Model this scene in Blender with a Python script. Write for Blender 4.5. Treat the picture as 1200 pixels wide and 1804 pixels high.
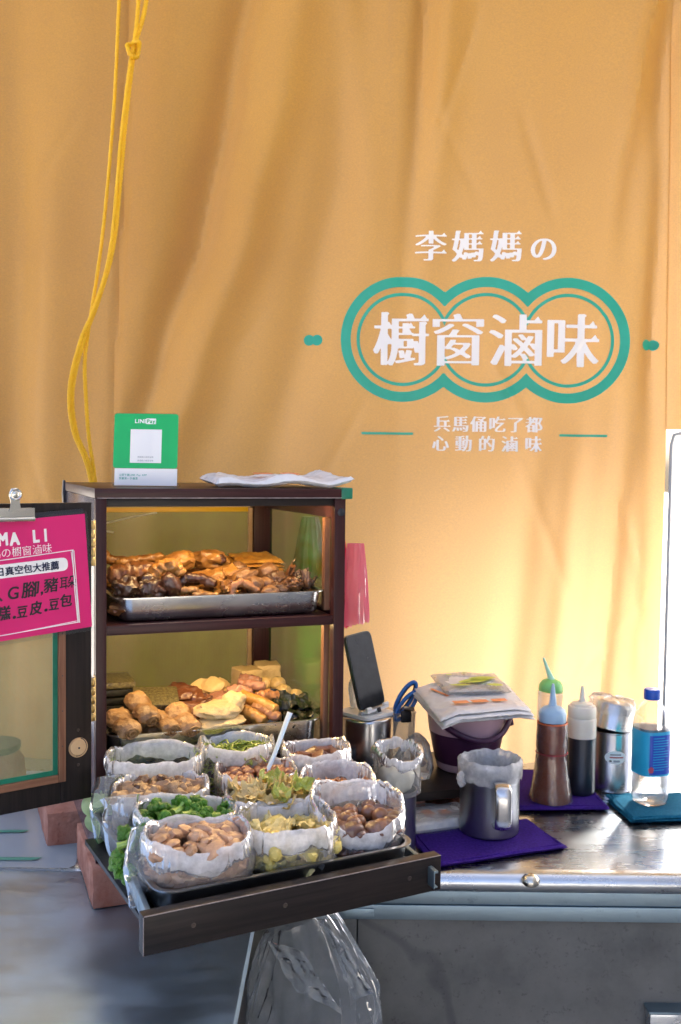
import bpy, bmesh, math, random
import numpy as np
from mathutils import Vector, Matrix, noise, Euler

for o in list(bpy.data.objects):
    bpy.data.objects.remove(o)
sc = bpy.context.scene
C = sc.collection
R = math.radians

# ------------------------------------------------------------------ camera
cam = bpy.data.cameras.new('camera')
cam.sensor_fit = 'VERTICAL'
cam.sensor_height = 36.0
cam.lens = 34.92
cam.clip_start = 0.02
cam.clip_end = 500
cam.dof.use_dof = True
cam.dof.focus_distance = 1.45
cam.dof.aperture_fstop = 9.0
cam_o = bpy.data.objects.new('camera', cam)
C.objects.link(cam_o)
cam_o.matrix_world = (Matrix.Translation((0, 0, 0.65)) @ Matrix.Rotation(math.pi / 2 - 0.0475, 4, 'X')
                      @ Matrix.Rotation(0.012, 4, 'Z'))
sc.camera = cam_o

# ------------------------------------------------------------------ sky, sun, exposure
SUN = Vector((0.42, 0.75, 0.62)).normalized()
world = bpy.data.worlds.new('World')
sc.world = world
world.use_nodes = True
wn = world.node_tree
bg = wn.nodes['Background']
sky = wn.nodes.new('ShaderNodeTexSky')
sky.sky_type = 'NISHITA'
sky.sun_disc = False
sky.sun_elevation = math.asin(SUN.z)
sky.sun_rotation = math.atan2(SUN.x, SUN.y)
sky.air_density = 0.4
sky.dust_density = 8.0
sky.ozone_density = 0.2
wn.links.new(sky.outputs[0], bg.inputs[0])
bg.inputs[1].default_value = 0.15
sun = bpy.data.lights.new('sun', 'SUN')
sun.energy = 4.0
sun.angle = R(8)
sun.color = (1.0, 0.95, 0.86)
sun_o = bpy.data.objects.new('sun', sun)
C.objects.link(sun_o)
sun_o.rotation_euler = (-SUN).to_track_quat('-Z', 'Y').to_euler()
vs = sc.view_settings
vs.view_transform = 'Standard'
vs.look = 'None'
vs.gamma = 1.0
vs.exposure = 2.72
sc.cycles.use_denoising = True
sc.cycles.use_adaptive_sampling = True
sc.cycles.adaptive_threshold = 0.02
sc.cycles.max_bounces = 7
sc.cycles.transparent_max_bounces = 16
sc.cycles.caustics_reflective = False
sc.cycles.caustics_refractive = False
sc.cycles.sample_clamp_indirect = 6.0

# ------------------------------------------------------------------ helpers: objects
def tag(o, label=None, cat=None, group=None, kind=None):
    if label: o['label'] = label
    if cat: o['category'] = cat
    if group: o['group'] = group
    if kind: o['kind'] = kind
    return o

def obj(name, me, mat=None, parent=None, loc=(0, 0, 0), rot=(0, 0, 0), smooth=True):
    if isinstance(me, bmesh.types.BMesh):
        m = bpy.data.meshes.new(name)
        me.to_mesh(m)
        me.free()
        me = m
    o = bpy.data.objects.new(name, me)
    C.objects.link(o)
    o.parent = parent
    o.location = loc
    o.rotation_euler = rot
    if mat and not me.materials:
        me.materials.append(mat)
    if smooth and me.polygons:
        me.polygons.foreach_set('use_smooth', [True] * len(me.polygons))
        try:
            me.set_sharp_from_angle(angle=R(40))
        except Exception:
            pass
    return o

def thing(name, label, cat, loc=(0, 0, 0), rotz=0, group=None):
    o = bpy.data.objects.new(name, None)
    C.objects.link(o)
    o.empty_display_size = 0.02
    o.location = loc
    o.rotation_euler = (0, 0, rotz)
    return tag(o, label, cat, group)

CAB = (-0.3535, 1.4327)
CA = 0.3712
cc, cs = math.cos(CA), math.sin(CA)
def L(u, v, z):
    """cabinet coordinates (u along its front, v into it) to the room"""
    return Vector((CAB[0] + u * cc - v * cs, CAB[1] + u * cs + v * cc, z))

# ------------------------------------------------------------------ helpers: shapes
def pyd(verts, faces, name='m'):
    me = bpy.data.meshes.new(name)
    me.from_pydata([tuple(v) for v in verts], [], faces)
    me.update()
    return me

def box(x0, x1, y0, y1, z0, z1, bev=0.0, seg=2):
    bm = bmesh.new()
    bmesh.ops.create_cube(bm, size=1)
    for v in bm.verts:
        v.co = Vector(((x0 + x1) / 2 + v.co.x * (x1 - x0), (y0 + y1) / 2 + v.co.y * (y1 - y0), (z0 + z1) / 2 + v.co.z * (z1 - z0)))
    if bev > 0:
        bmesh.ops.bevel(bm, geom=list(bm.edges), offset=bev, segments=seg, profile=0.6, affect='EDGES')
    m = bpy.data.meshes.new('box')
    bm.to_mesh(m)
    bm.free()
    return m

def join(*meshes):
    bm = bmesh.new()
    for me in meshes:
        bm.from_mesh(me)
    m = bpy.data.meshes.new('j')
    bm.to_mesh(m)
    bm.free()
    return m

def xf(me, M):
    me.transform(M)
    return me

def loft(rings, cap0=True, cap1=True, closed=True):
    n = len(rings[0])
    verts = [p for r in rings for p in r]
    faces = []
    for i in range(len(rings) - 1):
        for j in range(n if closed else n - 1):
            k = (j + 1) % n
            faces.append((i * n + j, i * n + k, (i + 1) * n + k, (i + 1) * n + j))
    if cap0: faces.append(tuple(reversed(range(n))))
    if cap1: faces.append(tuple(range((len(rings) - 1) * n, len(rings) * n)))
    return pyd(verts, faces)

def lathe(prof, seg=48, cap0=True, cap1=True):
    return loft([[(r * math.cos(2 * math.pi * j / seg), r * math.sin(2 * math.pi * j / seg), z) for j in range(seg)] for r, z in prof], cap0, cap1)

def smooth_path(pts, n):
    P = [Vector(p) for p in pts]
    out = []
    m = len(P) - 1
    for i in range(n + 1):
        t = i / n * m
        k = min(int(t), m - 1)
        f = t - k
        p0 = P[max(k - 1, 0)]; p1 = P[k]; p2 = P[k + 1]; p3 = P[min(k + 2, m)]
        out.append(0.5 * ((2 * p1) + (p2 - p0) * f + (2 * p0 - 5 * p1 + 4 * p2 - p3) * f * f + (3 * p1 - p0 - 3 * p2 + p3) * f ** 3))
    return out

def frames(path):
    fr = []
    up = None
    for i, p in enumerate(path):
        t = (path[min(i + 1, len(path) - 1)] - path[max(i - 1, 0)]).normalized()
        if up is None:
            up = Vector((0, 0, 1)) if abs(t.z) < 0.9 else Vector((0, 1, 0))
        a = up - t * up.dot(t)
        a.normalize()
        up = a
        fr.append((t, a, t.cross(a)))
    return fr

def tube(pts, rad, seg=10, n=None, flat=1.0, closed=False):
    path = smooth_path(pts, n) if n else [Vector(p) for p in pts]
    fr = frames(path)
    rings = []
    for i, p in enumerate(path):
        r = rad(i / (len(path) - 1)) if callable(rad) else rad
        t, a, b = fr[i]
        rings.append([p + a * (r * flat * math.cos(2 * math.pi * j / seg)) + b * (r * math.sin(2 * math.pi * j / seg)) for j in range(seg)])
    return loft(rings)

def slab(corners, thick, nu=24, nv=24, wob=0.0, freq=12.0, seed=0, rnd=0.004, lift=None):
    """a soft sheet or stack: four corners (world xyz), a thickness, an uneven top"""
    c = [Vector(p) for p in corners]
    rows = []
    for i in range(nv + 1):
        v = i / nv
        row = []
        for j in range(nu + 1):
            u = j / nu
            p = (c[0] * (1 - u) + c[1] * u) * (1 - v) + (c[3] * (1 - u) + c[2] * u) * v
            e = wob * 0.6 * math.sin(7 * u + 3 * v + seed)
            p = p + Vector((noise.noise((u * 4 + seed, v * 4, 1)), noise.noise((u * 4, v * 4 + seed, 5)), 0)) * wob * 0.6
            row.append((p, u, v))
        rows.append(row)
    top, bot = [], []
    W = (c[1] - c[0]).length
    H = (c[3] - c[0]).length
    for row in rows:
        for p, u, v in row:
            d = min(u * W, (1 - u) * W, v * H, (1 - v) * H)
            k = 1.0 if d >= rnd else math.sqrt(max(0.0, 1 - (1 - d / rnd) ** 2))
            n = noise.noise((p.x * freq + seed, p.y * freq, p.z * freq + 3)) * wob
            lz = lift(u, v) if lift else 0.0
            top.append(p + Vector((0, 0, thick * (0.5 + 0.5 * k) + n * k + lz)))
            bot.append(p + Vector((0, 0, thick * (0.5 - 0.5 * k) + lz)))
    nn = (nu + 1) * (nv + 1)
    F = []
    for i in range(nv):
        for j in range(nu):
            a = i * (nu + 1) + j
            F.append((a, a + 1, a + nu + 2, a + nu + 1))
            F.append((nn + a, nn + a + nu + 1, nn + a + nu + 2, nn + a + 1))
    rim = [j for j in range(nu)] + [i * (nu + 1) + nu for i in range(nv)] + [nv * (nu + 1) + nu - j for j in range(nu)] + [(nv - i) * (nu + 1) for i in range(nv)]
    for k in range(len(rim)):
        a, b = rim[k], rim[(k + 1) % len(rim)]
        F.append((a, nn + a, nn + b, b))
    return pyd(top + bot, F)

def lump(seed, s, amp=0.18, freq=1.6, sub=3, amp2=0.0, freq2=6.0):
    bm = bmesh.new()
    bmesh.ops.create_icosphere(bm, subdivisions=sub, radius=1)
    off = Vector((seed * 7.3, seed * 3.1, seed * 5.7))
    for v in bm.verts:
        p = v.co.normalized()
        k = 1 + amp * noise.noise(p * freq + off)
        if amp2:
            k += amp2 * noise.noise(p * freq2 + off)
        v.co = Vector((p.x * k * s[0], p.y * k * s[1], p.z * k * s[2]))
    m = bpy.data.meshes.new('lump')
    bm.to_mesh(m)
    bm.free()
    return m

def crumple(me, amp, freq, seed=0, hard=True):
    me.update()
    nr = [v.normal.copy() for v in me.vertices]
    for v, n in zip(me.vertices, nr):
        p = v.co * freq + Vector((seed, seed * 2.3, seed * 0.7))
        v.co = v.co + n * (amp * (abs(noise.noise(p)) * 2 - 0.5 + 0.6 * noise.noise(p * 2.3) if hard else noise.noise(p)))
    return me

def rounded(pts, r, seg=5):
    out = []
    n = len(pts)
    for i in range(n):
        p = Vector(pts[i]); a = Vector(pts[i - 1]); b = Vector(pts[(i + 1) % n])
        da = (a - p).normalized(); db = (b - p).normalized()
        for k in range(seg + 1):
            t = k / seg
            out.append((p + da * r) * (1 - t) ** 2 + p * 2 * t * (1 - t) + (p + db * r) * t * t)
    return out

def prism(poly, axis_a, axis_b, axis_n, origin, d0, d1):
    """a 2-D outline given thickness along axis_n"""
    a, b, n, o = Vector(axis_a), Vector(axis_b), Vector(axis_n), Vector(origin)
    return loft([[o + a * p[0] + b * p[1] + n * d for p in poly] for d in (d0, d1)])

# ------------------------------------------------------------------ helpers: flat print (lettering)
def glyph_loops(ch):
    cu = bpy.data.curves.new('t', 'FONT')
    cu.body = ch
    cu.size = 1
    o = bpy.data.objects.new('t', cu)
    C.objects.link(o)
    dg = bpy.context.evaluated_depsgraph_get()
    ev = o.evaluated_get(dg)
    c = ev.to_curve(dg)
    loops = []
    for s in c.splines:
        pts = s.bezier_points
        n = len(pts)
        if n < 2: continue
        Lp = []
        for i in range(n):
            a = pts[i]; b = pts[(i + 1) % n]
            p0, p1, p2, p3 = a.co, a.handle_right, b.handle_left, b.co
            k = max(1, min(8, int((p3 - p0).length / 0.03) + 1))
            for j in range(k):
                t = j / k
                q = p0 * (1 - t) ** 3 + p1 * 3 * t * (1 - t) ** 2 + p2 * 3 * t * t * (1 - t) + p3 * t ** 3
                Lp.append((q.x, q.y))
        loops.append(Lp)
    ev.to_curve_clear()
    bpy.data.objects.remove(o)
    return loops

def raster(loops, res, x0, y0, w, h, ss=3):
    W, H = int(w * res * ss), int(h * res * ss)
    img = np.zeros((H, W), np.float32)
    segs = []
    for Lp in loops:
        for i in range(len(Lp)):
            segs.append((*Lp[i], *Lp[(i + 1) % len(Lp)]))
    if not segs: return img
    S = np.array(segs)
    for r in range(H):
        y = y0 + (r + 0.5) / (res * ss)
        m = ((S[:, 1] <= y) & (S[:, 3] > y)) | ((S[:, 3] <= y) & (S[:, 1] > y))
        T = S[m]
        if not len(T): continue
        xs = T[:, 0] + (y - T[:, 1]) / (T[:, 3] - T[:, 1]) * (T[:, 2] - T[:, 0])
        dr = np.where(T[:, 3] > T[:, 1], 1, -1)
        o = np.argsort(xs)
        wn_ = 0
        for k in range(len(o) - 1):
            wn_ += dr[o[k]]
            if wn_ != 0:
                a = int(round((xs[o[k]] - x0) * res * ss)); b = int(round((xs[o[k + 1]] - x0) * res * ss))
                img[r, max(a, 0):max(b, 0)] = 1
    return img

def shift(a, dy, dx):
    return np.roll(np.roll(a, dy, 0), dx, 1)

def serif_tris(loops):
    T = []
    for Lp in loops:
        n = len(Lp)
        # merge runs of collinear samples first
        Q = []
        for i in range(n):
            a, p, b = Lp[i - 1], Lp[i], Lp[(i + 1) % n]
            cr = (p[0] - a[0]) * (b[1] - p[1]) - (p[1] - a[1]) * (b[0] - p[0])
            if abs(cr) > 2e-5: Q.append(p)
        n = len(Q)
        if n < 4: continue
        for i in range(n):
            a, p, q, b = Q[i - 1], Q[i], Q[(i + 1) % n], Q[(i + 2) % n]
            ex, ey = q[0] - p[0], q[1] - p[1]
            if abs(ex) < .018 and .04 < ey < .1 and p[0] - a[0] > .08 and abs(p[1] - a[1]) < .02 and q[0] - b[0] > .08 and abs(q[1] - b[1]) < .02:
                T.append([(q[0] + .012, q[1] - .03), (q[0] - .045, q[1] + .065), (q[0] - .12, q[1] - .02)])
            if abs(ey) < .018 and -.1 < ex < -.04 and a[1] < p[1] - .12 and abs(a[0] - p[0]) < .03 and b[1] < q[1] - .12 and abs(b[0] - q[0]) < .03:
                T.append([(p[0] - .01, p[1] - .07), (p[0] + .06, p[1] - .005), (p[0] + .02, p[1] + .02), (q[0] - .035, q[1] + .012), (q[0] - .01, q[1] - .02)])
    return T

def glyph_field(ch, res=64, thick_x=0.0, thin_y=0.0, serif=False):
    lp = glyph_loops(ch)
    ss = 3
    x0, y0, w, h = -.06, -.2, 1.12, 1.16
    img = raster(lp, res, x0, y0, w, h, ss)
    if thin_y > 0:
        k = int(round(thin_y * res * ss))
        e = img.copy()
        for d in range(1, k + 1):
            e = np.minimum(e, np.minimum(shift(img, d, 0), shift(img, -d, 0)))
        img = e
    if thin_y < 0:
        k = int(round(-thin_y * res * ss))
        e = img.copy()
        for d in range(1, k + 1):
            e = np.maximum(e, np.maximum(shift(img, d, 0), shift(img, -d, 0)))
        img = e
    if thick_x > 0:
        k = int(round(thick_x * res * ss))
        e = img.copy()
        for d in range(1, k + 1):
            e = np.maximum(e, np.maximum(shift(img, 0, d), shift(img, 0, -d)))
        img = e
    if serif:
        for t in serif_tris(lp):
            img = np.maximum(img, raster([t], res, x0, y0, w, h, ss))
    H, W = img.shape[0] // ss, img.shape[1] // ss
    f = img[:H * ss, :W * ss].reshape(H, ss, W, ss).mean((1, 3))
    return f, x0 + .5 / res, y0 + .5 / res, 1.0 / res

def marching(f, x0, y0, step, level=0.5):
    """field -> filled 2-D polygons with interpolated edges"""
    H, W = f.shape
    V, F, idx = [], [], {}
    def vert(key, p):
        if key not in idx:
            idx[key] = len(V)
            V.append(p)
        return idx[key]
    ins = f >= level
    act = ins[:-1, :-1] | ins[1:, :-1] | ins[:-1, 1:] | ins[1:, 1:]
    for r, c in zip(*np.nonzero(act)):
        r = int(r); c = int(c)
        cor = [(r, c), (r, c + 1), (r + 1, c + 1), (r + 1, c)]
        poly = []
        for k in range(4):
            a = cor[k]; b = cor[(k + 1) % 4]
            fa, fb = f[a], f[b]
            if fa >= level:
                poly.append(vert(a, (x0 + a[1] * step, y0 + a[0] * step)))
            if (fa >= level) != (fb >= level):
                t = (level - fa) / (fb - fa)
                key = (min(a, b), max(a, b))
                poly.append(vert(key, (x0 + (a[1] + t * (b[1] - a[1])) * step, y0 + (a[0] + t * (b[0] - a[0])) * step)))
        if len(poly) >= 3: F.append(tuple(poly))
    return V, F

GC = {}
def glyph(ch, res, tx, ty, serif):
    k = (ch, res, tx, ty, serif)
    if k not in GC:
        GC[k] = marching(*glyph_field(ch, res, tx, ty, serif))
    return GC[k]

def lettering(name, txt, parent, mat, place, size, step=None, res=40, tx=0.0, ty=0.0, serif=False, shear=0.0, jitter=0.0, each=True):
    """characters one after another along x; place(x, y) puts a flat point on its surface"""
    x = 0.0
    VV, FF = [], []
    for ch in txt:
        if ch == ' ':
            x += (step or size) * .45
            continue
        V, F = glyph(ch, res, tx, ty, serif)
        if not V: continue
        adv = step if step else (max(v[0] for v in V) + .08) * size
        jy = random.uniform(-1, 1) * jitter * size
        P = [place(x + (v[0] + shear * v[1]) * size, v[1] * size + jy) for v in V]
        if each:
            obj(name, pyd(P, F), mat, parent, smooth=False)
        else:
            n = len(VV)
            VV += P
            FF += [tuple(i + n for i in f) for f in F]
        x += adv
    if not each and VV:
        return obj(name, pyd(VV, FF), mat, parent, smooth=False)

# ------------------------------------------------------------------ materials
def nodes(name):
    m = bpy.data.materials.new(name)
    m.use_nodes = True
    nt = m.node_tree
    return m, nt, nt.nodes['Principled BSDF'], nt.nodes['Material Output']

def mapping(nt, scale, coord='Object'):
    tc = nt.nodes.new('ShaderNodeTexCoord')
    mp = nt.nodes.new('ShaderNodeMapping')
    mp.inputs['Scale'].default_value = scale if isinstance(scale, (tuple, list)) else (scale,) * 3
    nt.links.new(tc.outputs[coord], mp.inputs[0])
    return mp.outputs[0]

def tex(nt, vec, scale=5, detail=4, rough=0.5, kind='ShaderNodeTexNoise'):
    t = nt.nodes.new(kind)
    t.inputs['Scale'].default_value = scale
    if kind == 'ShaderNodeTexNoise':
        t.inputs['Detail'].default_value = detail
        t.inputs['Roughness'].default_value = rough
    nt.links.new(vec, t.inputs['Vector'])
    return t

def ramp(nt, fac, stops):
    r = nt.nodes.new('ShaderNodeValToRGB')
    el = r.color_ramp.elements
    while len(el) > len(stops): el.remove(el[-1])
    while len(el) < len(stops): el.new(0.5)
    for e, (p, c) in zip(el, stops):
        e.position = p
        e.color = (*c, 1) if len(c) == 3 else c
    nt.links.new(fac, r.inputs[0])
    return r.outputs[0]

def bump(nt, bsdf, h, strength, dist=0.001):
    b = nt.nodes.new('ShaderNodeBump')
    b.inputs['Strength'].default_value = strength
    b.inputs['Distance'].default_value = dist
    nt.links.new(h, b.inputs['Height'])
    nt.links.new(b.outputs[0], bsdf.inputs['Normal'])
    return b

def pm(name, c0, c1=None, rough=0.5, metal=0.0, scale=20, detail=5, bmp=0.0, bscale=60, bdist=0.001, stretch=(1, 1, 1), coat=0.0, sss=0.0, spec=0.5, rvar=0.0, hue=0.0, trans=0.0, alpha=1.0):
    m, nt, b, out = nodes(name)
    vec = mapping(nt, stretch)
    b.inputs['Roughness'].default_value = rough
    b.inputs['Metallic'].default_value = metal
    b.inputs['Specular IOR Level'].default_value = spec
    b.inputs['Coat Weight'].default_value = coat
    b.inputs['Coat Roughness'].default_value = 0.15
    b.inputs['Transmission Weight'].default_value = trans
    b.inputs['Alpha'].default_value = alpha
    if sss:
        b.inputs['Subsurface Weight'].default_value = sss
        b.inputs['Subsurface Radius'].default_value = (1.0, 0.5, 0.25)
        b.inputs['Subsurface Scale'].default_value = 0.004
    if c1 is None:
        b.inputs['Base Color'].default_value = (*c0, 1)
    else:
        t = tex(nt, vec, scale, detail, 0.6)
        col = ramp(nt, t.outputs[0], [(0.3, c0), (0.7, c1)])
        if hue:
            oi = nt.nodes.new('ShaderNodeObjectInfo')
            hs = nt.nodes.new('ShaderNodeHueSaturation')
            mr = nt.nodes.new('ShaderNodeMapRange')
            mr.inputs[3].default_value = 1 - hue
            mr.inputs[4].default_value = 1 + hue
            nt.links.new(oi.outputs['Random'], mr.inputs[0])
            nt.links.new(mr.outputs[0], hs.inputs['Value'])
            nt.links.new(col, hs.inputs['Color'])
            col = hs.outputs[0]
        nt.links.new(col, b.inputs['Base Color'])
    if rvar:
        t2 = tex(nt, vec, scale * 1.7, 4)
        mr = nt.nodes.new('ShaderNodeMapRange')
        mr.inputs[3].default_value = max(0, rough - rvar)
        mr.inputs[4].default_value = rough + rvar
        nt.links.new(t2.outputs[0], mr.inputs[0])
        nt.links.new(mr.outputs[0], b.inputs['Roughness'])
    if bmp:
        t3 = tex(nt, vec, bscale, 6, 0.6)
        bump(nt, b, t3.outputs[0], bmp, bdist)
    return m

def film(name, col, dens, rough=0.15, face=0.35, bscale=45, bstr=0.6, transl=0.5, bdist=0.004, gloss=0.6, patchy=0.0):
    """thin plastic film: mostly see-through, the rest milky, with a wrinkled gloss"""
    m, nt, b, out = nodes(name)
    nt.nodes.remove(b)
    vec = mapping(nt, 1.0)
    n1 = tex(nt, vec, bscale, 4, 0.65)
    n2 = tex(nt, vec, bscale * 0.35, 3, 0.6)
    n1.noise_type = 'RIDGED_MULTIFRACTAL'
    ad = nt.nodes.new('ShaderNodeMath'); ad.operation = 'ADD'
    nt.links.new(n1.outputs[0], ad.inputs[0]); nt.links.new(n2.outputs[0], ad.inputs[1])
    bp = nt.nodes.new('ShaderNodeBump')
    bp.inputs['Strength'].default_value = bstr
    bp.inputs['Distance'].default_value = bdist
    nt.links.new(ad.outputs[0], bp.inputs['Height'])
    tr = nt.nodes.new('ShaderNodeBsdfTransparent')
    tr.inputs[0].default_value = (0.97, 0.98, 0.98, 1)
    df = nt.nodes.new('ShaderNodeBsdfDiffuse'); df.inputs[0].default_value = (*col, 1)
    tl = nt.nodes.new('ShaderNodeBsdfTranslucent'); tl.inputs[0].default_value = (*col, 1)
    gl = nt.nodes.new('ShaderNodeBsdfGlossy'); gl.inputs['Roughness'].default_value = rough
    for s in (df, tl, gl): nt.links.new(bp.outputs[0], s.inputs['Normal'])
    m1 = nt.nodes.new('ShaderNodeMixShader'); m1.inputs[0].default_value = transl
    nt.links.new(df.outputs[0], m1.inputs[1]); nt.links.new(tl.outputs[0], m1.inputs[2])
    lw = nt.nodes.new('ShaderNodeLayerWeight'); lw.inputs['Blend'].default_value = face
    nt.links.new(bp.outputs[0], lw.inputs['Normal'])
    mr = nt.nodes.new('ShaderNodeMapRange')
    mr.inputs[3].default_value = dens; mr.inputs[4].default_value = min(1, dens + 0.4)
    nt.links.new(lw.outputs['Facing'], mr.inputs[0])
    if patchy:
        pn_ = tex(nt, vec, bscale * 1.3, 5, 0.65)
        ml = nt.nodes.new('ShaderNodeMapRange'); ml.inputs[1].default_value = 0.35; ml.inputs[2].default_value = 0.65
        ml.inputs[3].default_value = 1 - patchy; ml.inputs[4].default_value = 1.0
        nt.links.new(pn_.outputs[0], ml.inputs[0])
        mu = nt.nodes.new('ShaderNodeMath'); mu.operation = 'MULTIPLY'
        nt.links.new(mr.outputs[0], mu.inputs[0]); nt.links.new(ml.outputs[0], mu.inputs[1])
        mr = mu
    m2 = nt.nodes.new('ShaderNodeMixShader')
    nt.links.new(mr.outputs[0], m2.inputs[0])
    nt.links.new(tr.outputs[0], m2.inputs[1]); nt.links.new(m1.outputs[0], m2.inputs[2])
    fr = nt.nodes.new('ShaderNodeFresnel'); fr.inputs[0].default_value = 1.5
    nt.links.new(bp.outputs[0], fr.inputs['Normal'])
    gm = nt.nodes.new('ShaderNodeMath'); gm.operation = 'MULTIPLY'; gm.inputs[1].default_value = gloss
    nt.links.new(fr.outputs[0], gm.inputs[0])
    m3 = nt.nodes.new('ShaderNodeMixShader')
    nt.links.new(gm.outputs[0], m3.inputs[0])
    nt.links.new(m2.outputs[0], m3.inputs[1]); nt.links.new(gl.outputs[0], m3.inputs[2])
    nt.links.new(m3.outputs[0], out.inputs[0])
    return m

def clear(name, tint=(0.97, 0.98, 0.99), face=0.2, rough=0.05):
    """clear rigid plastic"""
    m, nt, b, out = nodes(name)
    nt.nodes.remove(b)
    tr = nt.nodes.new('ShaderNodeBsdfTransparent'); tr.inputs[0].default_value = (*tint, 1)
    gl = nt.nodes.new('ShaderNodeBsdfGlossy'); gl.inputs['Roughness'].default_value = rough
    lw = nt.nodes.new('ShaderNodeLayerWeight'); lw.inputs['Blend'].default_value = face
    mx = nt.nodes.new('ShaderNodeMixShader')
    nt.links.new(lw.outputs['Facing'], mx.inputs[0])
    nt.links.new(tr.outputs[0], mx.inputs[1]); nt.links.new(gl.outputs[0], mx.inputs[2])
    nt.links.new(mx.outputs[0], out.inputs[0])
    return m

M = {}
# curtain: coated orange tarpaulin, lets some light through
def curtain_mat():
    m, nt, b, out = nodes('tarpaulin')
    vec = mapping(nt, 1.0)
    big = tex(nt, vec, 2.2, 3, 0.5)
    col = ramp(nt, big.outputs[0], [(0.3, (0.410, 0.186, 0.004)), (0.7, (0.490, 0.236, 0.009))])
    # faded, dirty streaks running down
    st = tex(nt, mapping(nt, (26, 8, 1.2)), 1.0, 5, 0.6)
    stm = ramp(nt, st.outputs[0], [(0.62, (0, 0, 0)), (0.8, (0.16, 0.16, 0.16))])
    mx = nt.nodes.new('ShaderNodeMix'); mx.data_type = 'RGBA'
    nt.links.new(stm, mx.inputs[0]); nt.links.new(col, mx.inputs[6]); mx.inputs[7].default_value = (0.30, 0.15, 0.06, 1)
    gr = tex(nt, mapping(nt, (260, 260, 420)), 1.0, 3, 0.7)
    gk = ramp(nt, gr.outputs[0], [(0.3, (0.80, 0.80, 0.80)), (0.7, (1.12, 1.12, 1.12))])
    mg_ = nt.nodes.new('ShaderNodeMix'); mg_.data_type = 'RGBA'; mg_.blend_type = 'MULTIPLY'; mg_.inputs[0].default_value = 1.0
    nt.links.new(mx.outputs[2], mg_.inputs[6]); nt.links.new(gk, mg_.inputs[7])
    nt.links.new(mg_.outputs[2], b.inputs['Base Color'])
    b.inputs['Roughness'].default_value = 0.33
    b.inputs['Specular IOR Level'].default_value = 0.32
    wx = nt.nodes.new('ShaderNodeTexWave'); wx.bands_direction = 'X'; wx.inputs['Scale'].default_value = 190; wx.inputs['Distortion'].default_value = 1.2
    wz = nt.nodes.new('ShaderNodeTexWave'); wz.bands_direction = 'Z'; wz.inputs['Scale'].default_value = 150; wz.inputs['Distortion'].default_value = 1.5
    cr = tex(nt, mapping(nt, (9, 9, 2.2)), 1.0, 7, 0.62)
    hz = tex(nt, mapping(nt, (1.4, 1, 34)), 1.0, 4, 0.6)
    nt.links.new(vec, wx.inputs[0]); nt.links.new(vec, wz.inputs[0])
    a1 = nt.nodes.new('ShaderNodeMath'); a1.operation = 'ADD'
    nt.links.new(wx.outputs[1], a1.inputs[0]); nt.links.new(wz.outputs[1], a1.inputs[1])
    b1 = nt.nodes.new('ShaderNodeBump'); b1.inputs['Strength'].default_value = 0.30; b1.inputs['Distance'].default_value = 0.0006
    nt.links.new(a1.outputs[0], b1.inputs['Height'])
    a2 = nt.nodes.new('ShaderNodeMath'); a2.operation = 'MULTIPLY_ADD'; a2.inputs[1].default_value = 0.35
    nt.links.new(hz.outputs[0], a2.inputs[0]); nt.links.new(cr.outputs[0], a2.inputs[2])
    b2 = nt.nodes.new('ShaderNodeBump'); b2.inputs['Strength'].default_value = 0.13; b2.inputs['Distance'].default_value = 0.010
    nt.links.new(a2.outputs[0], b2.inputs['Height']); nt.links.new(b1.outputs[0], b2.inputs['Normal'])
    nt.links.new(b2.outputs[0], b.inputs['Normal'])
    tl = nt.nodes.new('ShaderNodeBsdfTranslucent'); tl.inputs[0].default_value = (0.82, 0.56, 0.33, 1)
    ms = nt.nodes.new('ShaderNodeMixShader'); ms.inputs[0].default_value = 0.19
    nt.links.new(b.outputs[0], ms.inputs[1]); nt.links.new(tl.outputs[0], ms.inputs[2])
    nt.links.new(ms.outputs[0], out.inputs[0])
    return m
M['curtain'] = curtain_mat()

def steel(name, tint, rough, stretch, bstr=0.08, mirror_var=0.12, dirt=None):
    m, nt, b, out = nodes(name)
    b.inputs['Metallic'].default_value = 1.0
    vec = mapping(nt, stretch)
    t = tex(nt, vec, 60, 4, 0.6)
    big = tex(nt, mapping(nt, 1.0), 7, 5, 0.6)
    mr = nt.nodes.new('ShaderNodeMapRange'); mr.inputs[3].default_value = rough - mirror_var * 0.5; mr.inputs[4].default_value = rough + mirror_var
    sk = tex(nt, mapping(nt, tuple(1.0 if q < 2 else q * 0.6 for q in stretch)), 7, 6, 0.7)
    sa_ = nt.nodes.new('ShaderNodeMath'); sa_.operation = 'MULTIPLY_ADD'; sa_.inputs[1].default_value = 0.6
    nt.links.new(sk.outputs[0], sa_.inputs[0]); nt.links.new(big.outputs[0], sa_.inputs[2])
    mr.inputs[1].default_value = 0.45; mr.inputs[2].default_value = 1.15
    nt.links.new(sa_.outputs[0], mr.inputs[0]); nt.links.new(mr.outputs[0], b.inputs['Roughness'])
    c = ramp(nt, big.outputs[0], [(0.3, tuple(x * 0.82 for x in tint)), (0.65, tint)])
    if dirt:
        sp = tex(nt, mapping(nt, 1.0), 38, 6, 0.7)
        k = ramp(nt, sp.outputs[0], [(0.60, (0, 0, 0)), (0.72, (0.6, 0.6, 0.6))])
        mx = nt.nodes.new('ShaderNodeMix'); mx.data_type = 'RGBA'
        nt.links.new(k, mx.inputs[0]); nt.links.new(c, mx.inputs[6]); mx.inputs[7].default_value = (*dirt, 1)
        c = mx.outputs[2]
    nt.links.new(c, b.inputs['Base Color'])
    bump(nt, b, t.outputs[0], bstr, 0.0006)
    return m
M['table'] = steel('brushed_steel_top', (0.62, 0.66, 0.70), 0.24, (1, 14, 1), 0.05, 0.14)
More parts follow.
